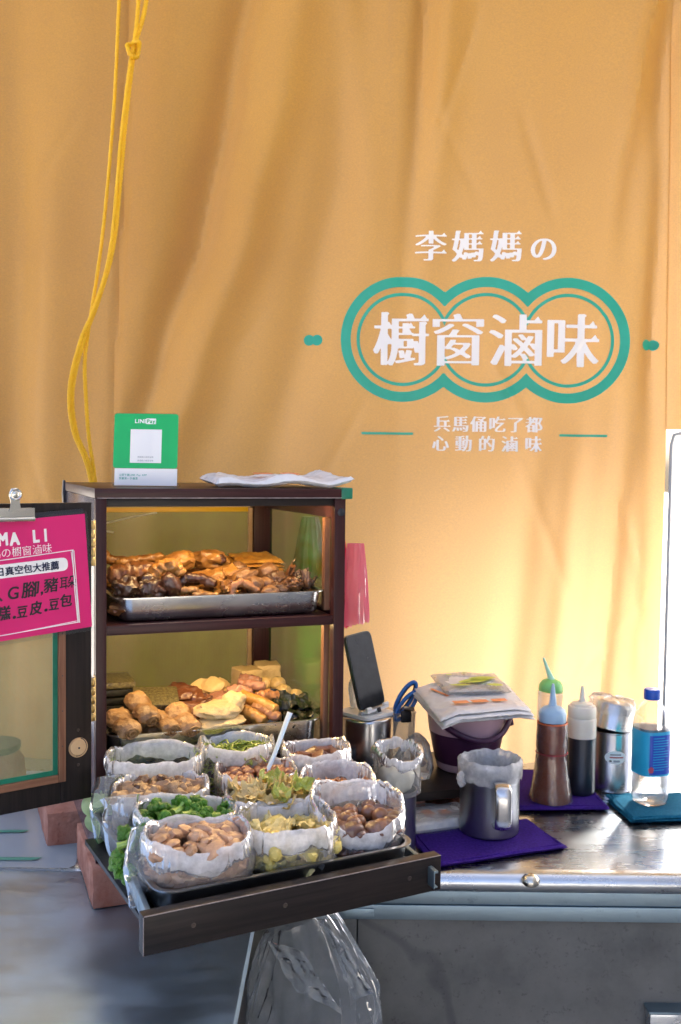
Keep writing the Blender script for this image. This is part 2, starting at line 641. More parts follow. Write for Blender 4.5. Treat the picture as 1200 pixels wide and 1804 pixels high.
M['side_table'] = steel('scuffed_steel_top', (0.58, 0.74, 0.88), 0.42, (1, 12, 1), 0.25, 0.22)  # blue sky reflection is put into the steel tint
M['apron'] = steel('galvanised_strip', (0.31, 0.41, 0.47), 0.42, (1, 10, 10), 0.1, 0.12, (0.12, 0.15, 0.16))
M['tray'] = steel('tray_steel', (0.62, 0.62, 0.60), 0.24, (1, 1, 8), 0.04, 0.1)
M['pot'] = steel('pot_steel', (0.60, 0.60, 0.60), 0.22, (1, 1, 12), 0.05, 0.1)
M['mug'] = steel('dark_mug_steel', (0.34, 0.35, 0.36), 0.30, (1, 1, 14), 0.05, 0.12)
M['clip'] = pm('clip_metal', (0.62, 0.60, 0.52), rough=0.25, metal=1.0)
M['brass'] = pm('brass', (0.55, 0.40, 0.17), (0.40, 0.27, 0.10), rough=0.32, metal=1.0, scale=60)
M['darkmetal'] = pm('dark_metal', (0.05, 0.05, 0.055), rough=0.35, metal=0.8)

def laminate(name, c0, c1, rough, axis, spec=0.22):
    m, nt, b, out = nodes(name)
    st = {'u': (2, 60, 60), 'z': (60, 60, 2), 'v': (60, 2, 60)}[axis]
    t = tex(nt, mapping(nt, st), 3.0, 6, 0.65)
    c = ramp(nt, t.outputs[0], [(0.32, c0), (0.68, c1)])
    nt.links.new(c, b.inputs['Base Color'])
    t2 = tex(nt, mapping(nt, 1.0), 9, 4)
    mr = nt.nodes.new('ShaderNodeMapRange'); mr.inputs[3].default_value = rough - 0.06; mr.inputs[4].default_value = rough + 0.10
    nt.links.new(t2.outputs[0], mr.inputs[0]); nt.links.new(mr.outputs[0], b.inputs['Roughness'])
    b.inputs['Specular IOR Level'].default_value = spec
    bump(nt, b, t.outputs[0], 0.12, 0.0006)
    return m
M['lam_u'] = laminate('wine_laminate_long', (0.028, 0.010, 0.010), (0.060, 0.019, 0.018), 0.30, 'u')
M['lam_z'] = laminate('wine_laminate_upright', (0.028, 0.010, 0.010), (0.060, 0.019, 0.018), 0.30, 'z')
M['lam_side'] = laminate('side_laminate', (0.10, 0.085, 0.10), (0.14, 0.12, 0.14), 0.18, 'z', 0.9)
M['black_u'] = laminate('black_laminate_long', (0.012, 0.010, 0.009), (0.030, 0.022, 0.019), 0.34, 'u')
M['black_z'] = laminate('black_laminate_upright', (0.012, 0.010, 0.009), (0.030, 0.022, 0.019), 0.34, 'z')
M['trim'] = laminate('bare_wood_trim', (0.13, 0.055, 0.030), (0.26, 0.13, 0.075), 0.55, 'z')
M['trim_u'] = laminate('bare_wood_trim_long', (0.13, 0.055, 0.030), (0.26, 0.13, 0.075), 0.55, 'u')
M['ply'] = pm('pale_plywood', (0.52, 0.33, 0.16), (0.62, 0.44, 0.24), rough=0.55, scale=40)
M['edge'] = pm('worn_edge', (0.42, 0.36, 0.34), (0.22, 0.17, 0.16), rough=0.5, scale=90)

def screen_mat(name, col, dens, pitch, mott=0.25, rough=0.4):
    m, nt, b, out = nodes(name)
    vec = mapping(nt, 1.0)
    mo = tex(nt, mapping(nt, (14, 14, 7)), 1.0, 5, 0.6)
    nt.links.new(ramp(nt, mo.outputs[0], [(0.32, tuple(c * (1 - mott) for c in col)), (0.68, tuple(c * (1 + 0.5 * mott) for c in col))]), b.inputs['Base Color'])
    b.inputs['Roughness'].default_value = rough
    wx = nt.nodes.new('ShaderNodeTexWave'); wx.bands_direction = 'X'; wx.inputs['Scale'].default_value = pitch
    wz = nt.nodes.new('ShaderNodeTexWave'); wz.bands_direction = 'Z'; wz.inputs['Scale'].default_value = pitch
    wy = nt.nodes.new('ShaderNodeTexWave'); wy.bands_direction = 'Y'; wy.inputs['Scale'].default_value = pitch
    for w in (wx, wy, wz): nt.links.new(vec, w.inputs[0])
    mxx = nt.nodes.new('ShaderNodeMath'); mxx.operation = 'MAXIMUM'
    nt.links.new(wx.outputs[1], mxx.inputs[0]); nt.links.new(wz.outputs[1], mxx.inputs[1])
    mr = nt.nodes.new('ShaderNodeMapRange')
    mr.inputs[3].default_value = dens - 0.18; mr.inputs[4].default_value = dens + 0.18
    nt.links.new(mxx.outputs[0], mr.inputs[0])
    tr = nt.nodes.new('ShaderNodeBsdfTransparent')
    ms = nt.nodes.new('ShaderNodeMixShader')
    nt.links.new(mr.outputs[0], ms.inputs[0]); nt.links.new(tr.outputs[0], ms.inputs[1]); nt.links.new(b.outputs[0], ms.inputs[2])
    nt.links.new(ms.outputs[0], out.inputs[0])
    return m
M['screen'] = screen_mat('green_insect_screen', (0.17, 0.24, 0.002), 0.62, 260)
M['screen_side'] = screen_mat('green_side_screen', (0.014, 0.17, 0.006), 0.60, 260, 0.9, 0.16)
M['screen_door'] = screen_mat('door_screen', (0.34, 0.38, 0.20), 0.42, 200)
M['green_tape'] = pm('green_tape', (0.0, 0.13, 0.07), (0.01, 0.19, 0.11), rough=0.38, scale=30)
M['mint_tape'] = pm('mint_tape', (0.05, 0.30, 0.22), (0.10, 0.42, 0.33), rough=0.35, scale=30)
M['white'] = pm('white_plastic', (0.78, 0.80, 0.80), rough=0.35)
def white_ink():
    m, nt, b, out = nodes('white_print')
    b.inputs['Base Color'].default_value = (0.92, 0.91, 0.88, 1)
    b.inputs['Roughness'].default_value = 0.45
    tl = nt.nodes.new('ShaderNodeBsdfTranslucent'); tl.inputs[0].default_value = (0.95, 0.95, 0.93, 1)
    ms = nt.nodes.new('ShaderNodeMixShader'); ms.inputs[0].default_value = 0.12
    nt.links.new(b.outputs[0], ms.inputs[1]); nt.links.new(tl.outputs[0], ms.inputs[2]); nt.links.new(ms.outputs[0], out.inputs[0])
    return m
M['print_white'] = white_ink()
M['print_teal'] = pm('teal_print', (0.015, 0.36, 0.23), (0.02, 0.40, 0.27), rough=0.42, scale=30)
M['print_black'] = pm('black_ink', (0.012, 0.012, 0.016), rough=0.5)
M['print_navy'] = pm('navy_ink', (0.01, 0.015, 0.05), rough=0.5)
M['print_orange'] = pm('orange_ink', (0.85, 0.24, 0.07), (0.90, 0.34, 0.14), rough=0.45, scale=40)
M['print_lime'] = pm('lime_ink', (0.55, 0.66, 0.05), (0.45, 0.60, 0.05), rough=0.45, scale=40)
M['print_green'] = pm('leaf_ink', (0.15, 0.35, 0.05), rough=0.45)
M['print_grey'] = pm('grey_ink', (0.35, 0.37, 0.38), rough=0.5)
M['print_mint'] = pm('mint_ink', (0.10, 0.42, 0.33), rough=0.5)
M['print_red'] = pm('red_ink', (0.5, 0.08, 0.09), rough=0.5)
M['bag_white'] = film('milky_bag', (0.93, 0.925, 0.91), 0.90, 0.25, 0.3, 60, 0.45, 0.15, 0.003, 0.5)
M['cuff'] = film('rolled_bag_cuff', (0.95, 0.945, 0.935), 0.74, 0.18, 0.40, 50, 0.55, 0.20, 0.003, 0.75, 0.42)
M['film'] = film('clear_bag', (0.93, 0.94, 0.94), 0.10, 0.14, 0.25, 42, 0.9, 0.4, 0.004, 0.8)
M['film_blue'] = film('hazy_bag', (0.84, 0.92, 0.97), 0.20, 0.12, 0.3, 20, 0.65, 0.3, 0.008, 0.9, 0.5)
M['film_wrap'] = film('bottle_wrap', (0.9, 0.9, 0.9), 0.02, 0.12, 0.2, 60, 0.9, 0.3, 0.004, 1.2)
M['film_liner'] = film('liner_film', (0.92, 0.93, 0.93), 0.60, 0.14, 0.35, 40, 0.5, 0.25, 0.004, 0.9, 0.4)
M['film_pack'] = film('clear_wrap', (0.93, 0.93, 0.93), 0.12, 0.1, 0.3, 40, 0.8, 0.4)
M['film_sheet'] = film('table_film', (0.74, 0.88, 0.97), 0.42, 0.08, 0.2, 12, 0.35, 0.2)
M['film_pink'] = film('pink_bag', (0.85, 0.03, 0.13), 0.80, 0.2, 0.3, 50, 0.5, 0.5)
M['film_pale_pink'] = film('pale_pink_bag', (0.90, 0.22, 0.36), 0.72, 0.2, 0.3, 50, 0.5, 0.5)
M['film_orange'] = pm('orange_white_bag', (0.85, 0.25, 0.04), (0.80, 0.66, 0.58), rough=0.3, scale=22, detail=2)
M['acrylic'] = clear('acrylic', (0.93, 0.96, 0.97), 0.25)
M['clear_box'] = film('frosted_box', (0.75, 0.75, 0.74), 0.22, 0.2, 0.3, 10, 0.1, 0.4)
M['pet'] = clear('clear_bottle_plastic', (0.96, 0.98, 1.0), 0.28)
M['rope'] = pm('yellow_rope', (0.80, 0.42, 0.005), (0.86, 0.52, 0.01), rough=0.5, scale=160, bmp=0.5, bscale=400)
M['led'] = None
def emit(name, col, k):
    m, nt, b, out = nodes(name)
    b.inputs['Base Color'].default_value = (*col, 1)
    b.inputs['Emission Color'].default_value = (*col, 1)
    b.inputs['Emission Strength'].default_value = k
    return m
M['led'] = emit('lit_lamp_strip', (1.0, 0.66, 0.28), 10.0)
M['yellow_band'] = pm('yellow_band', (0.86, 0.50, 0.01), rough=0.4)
M['brick'] = pm('red_brick', (0.42, 0.14, 0.085), (0.64, 0.34, 0.25), rough=0.9, scale=22, detail=10, bmp=0.9, bscale=90, bdist=0.005, hue=0.08)
M['pink'] = pm('magenta_card', (0.62, 0.012, 0.14), (0.66, 0.016, 0.16), rough=0.32, scale=6)
M['card'] = pm('dark_backing', (0.02, 0.022, 0.03), rough=0.4)
M['purple'] = pm('purple_terry', (0.030, 0.010, 0.150), (0.060, 0.022, 0.26), rough=0.95, scale=220, bmp=0.9, bscale=420, bdist=0.002, spec=0.1)
M['teal'] = pm('teal_terry', (0.004, 0.085, 0.16), (0.012, 0.14, 0.24), rough=0.95, scale=220, bmp=0.9, bscale=420, bdist=0.002, spec=0.1)
M['mauve'] = pm('mauve_bucket', (0.56, 0.36, 0.42), (0.59, 0.40, 0.46), rough=0.38, scale=9)
M['plum'] = pm('plum_bucket', (0.065, 0.018, 0.055), (0.08, 0.024, 0.068), rough=0.38, scale=12)
M['phone_frame'] = pm('phone_frame', (0.10, 0.11, 0.11), rough=0.3, metal=0.7)
M['phone_glass'] = pm('phone_glass', (0.006, 0.008, 0.011), (0.016, 0.02, 0.024), rough=0.16, scale=60, rvar=0.06, coat=0.0, spec=0.25)
M['blue_plastic'] = pm('blue_plastic', (0.005, 0.12, 0.42), rough=0.35)
M['sauce'] = pm('brown_sauce', (0.22, 0.035, 0.010), (0.32, 0.07, 0.022), rough=0.25, scale=30, coat=0.3)
M['soy'] = pm('dark_soy_bottle', (0.010, 0.014, 0.022), (0.018, 0.024, 0.032), rough=0.30, scale=30, coat=0.3)
M['milky'] = pm('milky_squeeze_plastic', (0.66, 0.61, 0.50), (0.72, 0.67, 0.57), rough=0.42, scale=30, sss=0.3)
M['cap_blue'] = pm('pale_blue_cap', (0.33, 0.50, 0.66), rough=0.4, sss=0.2)
M['cap_green'] = pm('green_cap', (0.22, 0.60, 0.18), rough=0.4, sss=0.2)
M['nozzle_green'] = pm('pale_green_nozzle', (0.42, 0.74, 0.55), rough=0.4, sss=0.3)
M['pinkliq'] = pm('pink_liquid', (0.66, 0.04, 0.12), rough=0.2, coat=0.4)
M['bottle_hazy'] = film('hazy_bottle', (0.90, 0.80, 0.66), 0.30, 0.15, 0.3, 20, 0.2, 0.4)
M['red_band'] = pm('red_rubber_band', (0.30, 0.01, 0.015), rough=0.5)
M['orange_band'] = pm('orange_rubber_band', (0.65, 0.12, 0.03), rough=0.5)
M['label_blue'] = pm('blue_label', (0.004, 0.05, 0.42), (0.006, 0.08, 0.50), rough=0.35, scale=8)
M['label_cyan'] = pm('cyan_label', (0.01, 0.36, 0.62), (0.04, 0.46, 0.70), rough=0.35, scale=8)
M['cap'] = pm('blue_cap', (0.004, 0.08, 0.45), rough=0.35)
M['water'] = film('bottle_water', (0.90, 0.95, 0.99), 0.16, 0.03, 0.3, 30, 0.25, 0.6)
M['screw'] = pm('screw_head', (0.10, 0.08, 0.07), rough=0.4, metal=1.0)
M['spoon'] = pm('white_blue_spoon', (0.62, 0.78, 0.90), rough=0.3, sss=0.15)
M['black_plastic'] = pm('black_plastic', (0.010, 0.012, 0.02), rough=0.4)
M['tie'] = pm('cable_tie', (0.75, 0.78, 0.66), rough=0.4)
M['ground'] = pm('street_concrete', (0.30, 0.29, 0.27), (0.42, 0.41, 0.38), rough=0.85, scale=3, bmp=0.3, bscale=80)
M['blocker'] = pm('blocker_plaster', (0.42, 0.41, 0.39), (0.52, 0.51, 0.48), rough=0.9, scale=3)  # plaster of the added, unseen light blockers

def stone_panel():
    m, nt, b, out = nodes('stained_stone_panel')
    v = mapping(nt, 1.0)
    a = tex(nt, v, 5, 8, 0.65)
    c = ramp(nt, a.outputs[0], [(0.28, (0.075, 0.078, 0.072)), (0.5, (0.15, 0.148, 0.132)), (0.72, (0.205, 0.20, 0.18))])
    f = tex(nt, v, 90, 6, 0.7)
    fk = ramp(nt, f.outputs[0], [(0.58, (0, 0, 0)), (0.70, (0.7, 0.7, 0.7))])
    mx = nt.nodes.new('ShaderNodeMix'); mx.data_type = 'RGBA'
    nt.links.new(fk, mx.inputs[0]); nt.links.new(c, mx.inputs[6]); mx.inputs[7].default_value = (0.06, 0.055, 0.05, 1)
    # wandering dark vein
    w = nt.nodes.new('ShaderNodeTexWave'); w.inputs['Scale'].default_value = 0.9; w.inputs['Distortion'].default_value = 9.0
    w.inputs['Detail'].default_value = 4; w.inputs['Detail Scale'].default_value = 1.3; w.bands_direction = 'DIAGONAL'
    nt.links.new(v, w.inputs[0])
    vk = ramp(nt, w.outputs[1], [(0.0, (0.4, 0.4, 0.4)), (0.008, (0, 0, 0))])
    mx2 = nt.nodes.new('ShaderNodeMix'); mx2.data_type = 'RGBA'
    nt.links.new(vk, mx2.inputs[0]); nt.links.new(mx.outputs[2], mx2.inputs[6]); mx2.inputs[7].default_value = (0.035, 0.04, 0.045, 1)
    nt.links.new(mx2.outputs[2], b.inputs['Base Color'])
    b.inputs['Roughness'].default_value = 0.55
    bump(nt, b, f.outputs[0], 0.25, 0.001)
    return m
M['panel'] = stone_panel()

# foods
def food(name, c0, c1, rough=0.38, scale=42, coat=0.35, bmp=0.65, bscale=75, bdist=0.004, sss=0.0, hue=0.18):
    M[name] = pm(name, c0, c1, rough=rough, scale=scale, detail=6, bmp=bmp, bscale=bscale, bdist=bdist, coat=coat, sss=sss, hue=hue, rvar=0.08)
food('braised_gold', (0.17, 0.062, 0.014), (0.46, 0.23, 0.055))
food('braised_brown', (0.060, 0.020, 0.009), (0.25, 0.105, 0.035))
food('braised_dark', (0.022, 0.008, 0.005), (0.11, 0.038, 0.018), coat=0.6)
food('pancake', (0.34, 0.13, 0.018), (0.62, 0.34, 0.07), coat=0.2)
food('meatball', (0.12, 0.05, 0.02), (0.34, 0.18, 0.08), bmp=0.9)
food('mush_dark', (0.06, 0.028, 0.016), (0.16, 0.08, 0.04), coat=0.3)
food('nori', (0.006, 0.006, 0.005), (0.02, 0.02, 0.012), coat=0.2, bmp=1.0, bscale=260, bdist=0.002)
food('nori_top', (0.010, 0.010, 0.005), (0.26, 0.22, 0.09), scale=240, coat=0.5, bmp=1.0, bscale=260, bdist=0.003)
food('tofu_skin', (0.17, 0.075, 0.025), (0.46, 0.28, 0.12), coat=0.15, bmp=0.9, bscale=80, bdist=0.005)
food('liver', (0.09, 0.025, 0.012), (0.19, 0.07, 0.03), coat=0.5)
food('slice_cream', (0.58, 0.40, 0.16), (0.66, 0.50, 0.25), coat=0.15)
food('tofu', (0.52, 0.36, 0.15), (0.64, 0.48, 0.23), coat=0.05, rough=0.55, bmp=0.8, bscale=120)
food('bean_pad', (0.52, 0.38, 0.18), (0.62, 0.48, 0.26), coat=0.1, bmp=0.9, bscale=80, bdist=0.005)
food('sausage', (0.28, 0.11, 0.04), (0.42, 0.20, 0.08), coat=0.5)
food('sausage_pink', (0.30, 0.13, 0.09), (0.42, 0.22, 0.15), coat=0.3, bmp=0.9)
food('gold_roll', (0.42, 0.19, 0.035), (0.54, 0.28, 0.06), coat=0.5)
food('fish_egg', (0.50, 0.34, 0.13), (0.60, 0.44, 0.20), coat=0.3)
food('seaweed', (0.006, 0.008, 0.004), (0.022, 0.025, 0.010), coat=0.7, rough=0.25)
food('cuc_flesh', (0.42, 0.60, 0.24), (0.55, 0.70, 0.34), coat=0.4)
food('cuc_skin', (0.02, 0.12, 0.02), (0.04, 0.20, 0.04))
food('greens', (0.16, 0.24, 0.02), (0.32, 0.40, 0.05), coat=0.4)
food('dark_tofu', (0.10, 0.035, 0.018), (0.20, 0.08, 0.04), coat=0.4)
food('peanut', (0.22, 0.075, 0.03), (0.34, 0.14, 0.06), coat=0.5)
food('dried_tofu', (0.30, 0.18, 0.085), (0.44, 0.29, 0.16), coat=0.1, bmp=0.9)
food('orange_slice', (0.42, 0.14, 0.03), (0.60, 0.32, 0.12), coat=0.5)
food('cabbage', (0.58, 0.42, 0.14), (0.68, 0.55, 0.24), coat=0.4)
food('cabbage_leaf', (0.35, 0.42, 0.06), (0.50, 0.52, 0.12), coat=0.4)
food('quail', (0.20, 0.075, 0.03), (0.28, 0.12, 0.055), coat=0.6, bmp=0.1)
food('shiitake', (0.07, 0.025, 0.018), (0.19, 0.085, 0.06), coat=0.7)
food('broc_head', (0.045, 0.17, 0.008), (0.12, 0.30, 0.02), coat=0.15, bmp=1.0, bscale=380, bdist=0.003)
food('broc_stem', (0.25, 0.42, 0.06), (0.36, 0.52, 0.11), coat=0.3)
food('corn', (0.68, 0.52, 0.10), (0.76, 0.62, 0.20), coat=0.4, bmp=0.9, bscale=220)
food('bamboo', (0.68, 0.56, 0.20), (0.76, 0.64, 0.28), coat=0.3)
food('chicken', (0.42, 0.22, 0.11), (0.58, 0.36, 0.21), coat=0.4)
food('starch', (0.72, 0.70, 0.58), (0.80, 0.79, 0.70), coat=0.0, rough=0.8)

# ------------------------------------------------------------------ setting
g = obj('ground', pyd([(-60, -60, -0.8), (60, -60, -0.8), (60, 60, -0.8), (-60, 60, -0.8)], [(0, 1, 2, 3)]), M['ground'], smooth=False)
tag(g, kind='structure')
rw = thing('sun_block_wall', 'unseen plain plaster wall added behind the orange curtain to block the sun', 'wall', (-1.7, 4.2, -0.8))  # unseen wall added to keep the sun to the curtain's lower right
obj('wall', box(-0.6, 2.98, 0, 0.18, 0, 6.6), M['blocker'], rw, smooth=False)
obj('upper_sun_block', box(2.984, 6.0, 0, 0.18, 3.08, 6.6), M['blocker'], rw, smooth=False)  # added piece that keeps sun off the curtain's upper part

sw = obj('side_sky_block', box(1.45, 1.50, -1.2, 1.5, -0.8, 2.6), M['blocker'], smooth=False)  # unseen slab added to cut sky light from the right, deepening the folds
tag(sw, kind='structure')
aw = obj('overhead_sky_block', box(-2.6, 2.6, 1.60, 2.9, 2.42, 2.46), M['blocker'], smooth=False)  # unseen slab added to hold back sky light from above
tag(aw, kind='structure')
# --- curtain
def interp(z, tab):
    """tab: (z, value) in falling z"""
    if z >= tab[0][0]: return tab[0][1]
    for (z0, v0), (z1, v1) in zip(tab, tab[1:]):
        if z >= z1:
            t = (z0 - z) / (z0 - z1)
            t = t * t * (3 - 2 * t) * 0.5 + t * 0.5
            return v0 + (v1 - v0) * t
    return tab[-1][1]

FOLDS = [  # centre line (z, x), half width, height profile (z, h): + comes forward
    ([(1.9, -0.16), (1.45, -0.25), (1.15, -0.31), (0.9, -0.39), (0.62, -0.46), (0.1, -0.52)], 0.036, [(1.9, -0.030), (1.2, -0.045), (0.8, -0.030), (0.5, -0.012), (0, -0.004)]),
    ([(1.9, -0.05), (1.45, -0.125), (1.15, -0.20), (0.85, -0.305), (0.62, -0.38), (0.1, -0.46)], 0.045, [(1.9, 0.016), (1.2, 0.034), (0.8, 0.030), (0.5, 0.012), (0, 0.004)]),
    ([(1.9, -0.33), (1.4, -0.37), (1.0, -0.40), (0.6, -0.46)], 0.075, [(1.9, 0.022), (1.2, 0.030), (0.7, 0.020), (0.2, 0.006)]),
    ([(1.9, 0.06), (1.3, -0.01), (1.0, -0.07), (0.6, -0.16), (0.2, -0.22)], 0.05, [(1.9, -0.006), (1.3, -0.020), (0.9, -0.018), (0.5, -0.008), (0, 0)]),
    ([(1.9, -0.455), (1.2, -0.475), (0.8, -0.49), (0.2, -0.50)], 0.010, [(1.9, -0.014), (1.0, -0.010), (0.6, -0.004), (0, 0)]),
    ([(1.9, 0.185), (1.4, 0.160), (1.1, 0.135), (0.7, 0.12)], 0.024, [(1.9, -0.026), (1.5, -0.022), (1.2, -0.009), (0.9, -0.002), (0, 0)]),
    ([(1.9, 0.24), (1.4, 0.205), (1.1, 0.18), (0.7, 0.16)], 0.034, [(1.9, 0.018), (1.5, 0.014), (1.2, 0.006), (0.9, 0.0), (0, 0)]),
    ([(1.9, 0.73), (1.5, 0.625), (1.25, 0.585), (0.9, 0.56)], 0.016, [(1.9, 0.018), (1.5, 0.016), (1.3, 0.007), (1.1, 0), (0, 0)]),
    ([(1.9, 0.80), (1.5, 0.68), (1.2, 0.615), (0.9, 0.60)], 0.035, [(1.9, -0.020), (1.5, -0.018), (1.2, -0.014), (1.0, -0.004), (0, 0)]),
    ([(1.9, 0.70), (1.3, 0.69), (0.8, 0.675), (0.3, 0.68)], 0.030, [(1.9, 0.0), (1.35, -0.030), (0.9, -0.034), (0.7, -0.014), (0.2, -0.006)]),
    ([(1.2, 0.60), (0.75, 0.615), (0.45, 0.59), (0.1, 0.565)], 0.022, [(1.2, 0), (0.85, 0.004), (0.6, 0.018), (0.1, 0.020)]),
    ([(1.2, 0.46), (0.75, 0.43), (0.45, 0.395), (0.1, 0.36)], 0.035, [(1.2, 0), (0.8, 0.003), (0.6, 0.012), (0.1, 0.015)]),
    ([(1.2, 0.54), (0.75, 0.52), (0.45, 0.50), (0.1, 0.47)], 0.030, [(1.2, 0), (0.8, -0.002), (0.6, -0.012), (0.1, -0.014)]),
    ([(1.9, -0.72), (1.2, -0.70), (0.7, -0.715), (0.1, -0.74)], 0.05, [(1.9, -0.012), (1.2, -0.022), (0.7, -0.030), (0, -0.02)]),
    ([(1.9, -0.60), (1.5, -0.56), (1.2, -0.62), (0.6, -0.64)], 0.06, [(1.9, 0.018), (1.4, 0.012), (0.9, 0.014), (0.3, 0.01)]),
    ([(1.9, 0.40), (1.4, 0.38), (1.1, 0.37), (0.6, 0.30)], 0.13, [(1.9, 0.010), (1.4, 0.006), (0.9, 0.008), (0.3, 0.004)]),
    ([(1.9, -0.02), (1.5, 0.02), (1.2, 0.06), (0.9, 0.03)], 0.03, [(1.9, 0.012), (1.5, 0.008), (1.2, 0.003), (0.9, 0), (0, 0)]),
]
_r = random.Random(21)
for _k in range(16):
    _x, _z = _r.uniform(-0.7, 0.68), _r.uniform(0.25, 1.6)
    _l, _sl, _a = _r.uniform(0.06, 0.22), _r.uniform(-0.8, 0.5), _r.choice((-1, 1)) * _r.uniform(0.0022, 0.0050)
    FOLDS.append(([(_z + _l, _x - _sl * _l), (_z - _l, _x + _sl * _l)], _r.uniform(0.006, 0.012), [(_z + _l, 0.0), (_z + 0.4 * _l, _a), (_z - 0.3 * _l, _a), (_z - _l, 0.0)]))
ZC = {}
def curtain_y(x, z):
    y = 2.155
    k = round(z, 5)
    if k not in ZC:
        ZC[k] = [(interp(z, line), w, 1.25 * interp(z, hp)) for line, w, hp in FOLDS]
    for xc, w, h in ZC[k]:
        d = (x - xc) / w
        if abs(d) < 3.2:
            y -= h * math.exp(-d * d)
    y += 0.008 * noise.noise((x * 2.2, z * 1.1, 4.2)) + 0.0022 * noise.noise((x * 9, z * 3.2, 1.7))
    return y

def grid_mesh(x0, x1, z0, z1, step):
    nx = int((x1 - x0) / step) + 1
    nz = int((z1 - z0) / step) + 1
    V = []
    for i in range(nz + 1):
        z = z0 + (z1 - z0) * i / nz
        for j in range(nx + 1):
            x = x0 + (x1 - x0) * j / nx
            V.append((x, curtain_y(x, z), z))
    F = [(i * (nx + 1) + j, i * (nx + 1) + j + 1, (i + 1) * (nx + 1) + j + 1, (i + 1) * (nx + 1) + j) for i in range(nz) for j in range(nx)]
    return V, F
curt = thing('curtain', 'large folded orange tarpaulin curtain printed with white and teal shop lettering', 'curtain', (0, 0, 0))
V1, F1 = grid_mesh(-0.752, 0.704, -0.03, 2.3, 0.009)
obj('cloth', pyd(V1, F1), M['curtain'], curt)
V2, F2 = grid_mesh(0.7045, 1.4, 0.735, 2.3, 0.012)
V2 = [(x, y + 0.004, z) for x, y, z in V2]
obj('cloth_return', pyd(V2, F2), M['curtain'], curt)

def on_curtain(cx, cz):
    return lambda x, y: (cx + x, curtain_y(cx + x, cz + y) - 0.0036, cz + y)
for ch, x in zip('李媽媽の', (0.187, 0.266, 0.347, 0.431)):
    lettering('printed_character', ch, curt, M['print_white'], on_curtain(x - 0.035, 1.120 - 0.0265), 0.070 if ch != 'の' else 0.062, res=56, tx=0.036, ty=0.010, serif=ch != 'の')
for ch, x in zip('櫥窗滷味', (0.126, 0.248, 0.372, 0.493)):
    lettering('printed_character', ch, curt, M['print_white'], on_curtain(x - 0.061, 0.921 - 0.0463), 0.122, res=72, tx=0.026, ty=0.010, serif=True)
for i, ch in enumerate('兵馬俑吃了都'):
    lettering('printed_character', ch, curt, M['print_white'], on_curtain(0.217 + i * 0.0393 - 0.0185, 0.741 - 0.014), 0.037, res=44, tx=0.036, ty=0.006, serif=True)
for i, ch in enumerate('心動的滷味'):
    lettering('printed_character', ch, curt, M['print_white'], on_curtain(0.214 + i * 0.0497 - 0.0185, 0.699 - 0.014), 0.037, res=44, tx=0.036, ty=0.006, serif=True)
def field_print(name, fn, x0, x1, z0, z1, step, mat, off=0.0026):
    nx, nz = int((x1 - x0) / step) + 1, int((z1 - z0) / step) + 1
    f = np.array([[fn(x0 + j * step, z0 + i * step) for j in range(nx)] for i in range(nz)])
    V, F = marching(f, x0, z0, step, 0.0)
    return obj(name, pyd([(x, curtain_y(x, z) - off, z) for x, z in V], F), mat, curt, smooth=False)
RC = [(0.130, 0.9215), (0.307, 0.9215), (0.484, 0.9215)]
def rings(ro, ri):
    def f(x, z):
        d = min(math.hypot(x - a, z - b) for a, b in RC)
        return min(ro - d, d - ri)
    return f
field_print('printed_ring_band', rings(0.1340, 0.1125), -0.02, 0.64, 0.77, 1.07, 0.004, M['print_teal'])
field_print('printed_ring_line', rings(0.1000, 0.0930), 0.0, 0.62, 0.80, 1.04, 0.0028, M['print_teal'])
for cx in (-0.064, 0.671):
    field_print('printed_double_dot', lambda x, z: 0.0118 - min(math.hypot(x - cx + 0.0085, z - 0.919), math.hypot(x - cx - 0.0085, z - 0.919)), cx - 0.03, cx + 0.03, 0.90, 0.94, 0.002, M['print_teal'])
for a, b in ((0.043, 0.155), (0.470, 0.574)):
    field_print('printed_rule', lambda x, z: min(0.0026 - abs(z - 0.719), (x - a) * 0.2, (b - x) * 0.2), a - 0.01, b + 0.01, 0.71, 0.73, 0.0016, M['print_teal'])

# --- white panel standing at the curtain's right edge, bright with the sun behind it
def translucent_white():
    m, nt, b, out = nodes('translucent_panel')
    b.inputs['Base Color'].default_value = (0.88, 0.90, 0.92, 1)
    b.inputs['Roughness'].default_value = 0.4
    tl = nt.nodes.new('ShaderNodeBsdfTranslucent'); tl.inputs[0].default_value = (0.93, 0.95, 0.97, 1)
    ms = nt.nodes.new('ShaderNodeMixShader'); ms.inputs[0].default_value = 0.75
    nt.links.new(b.outputs[0], ms.inputs[1]); nt.links.new(tl.outputs[0], ms.inputs[2]); nt.links.new(ms.outputs[0], out.inputs[0])
    return m
M['panel_white'] = translucent_white()
wp = thing('windbreak_panel', 'bright white translucent panel standing at the right end of the orange curtain', 'panel', (0.7, 2.12, 0.0))
poly = rounded([(0.006, 0.002, 0), (0.62, 0.002, 0), (0.62, 0.722, 0), (0.006, 0.722, 0)], 0.012)
obj('sheet', prism(poly, (1, 0, 0), (0, 0, 1), (0, 1, 0), (0, 0, 0), 0.0, 0.004), M['panel_white'], wp, smooth=False)
obj('edge_trim', tube([(0.003, 0.002, 0.004), (0.003, 0.002, 0.70), (0.008, 0.002, 0.722), (0.03, 0.002, 0.728), (0.62, 0.002, 0.728)], 0.0035, 8), M['print_grey'], wp)

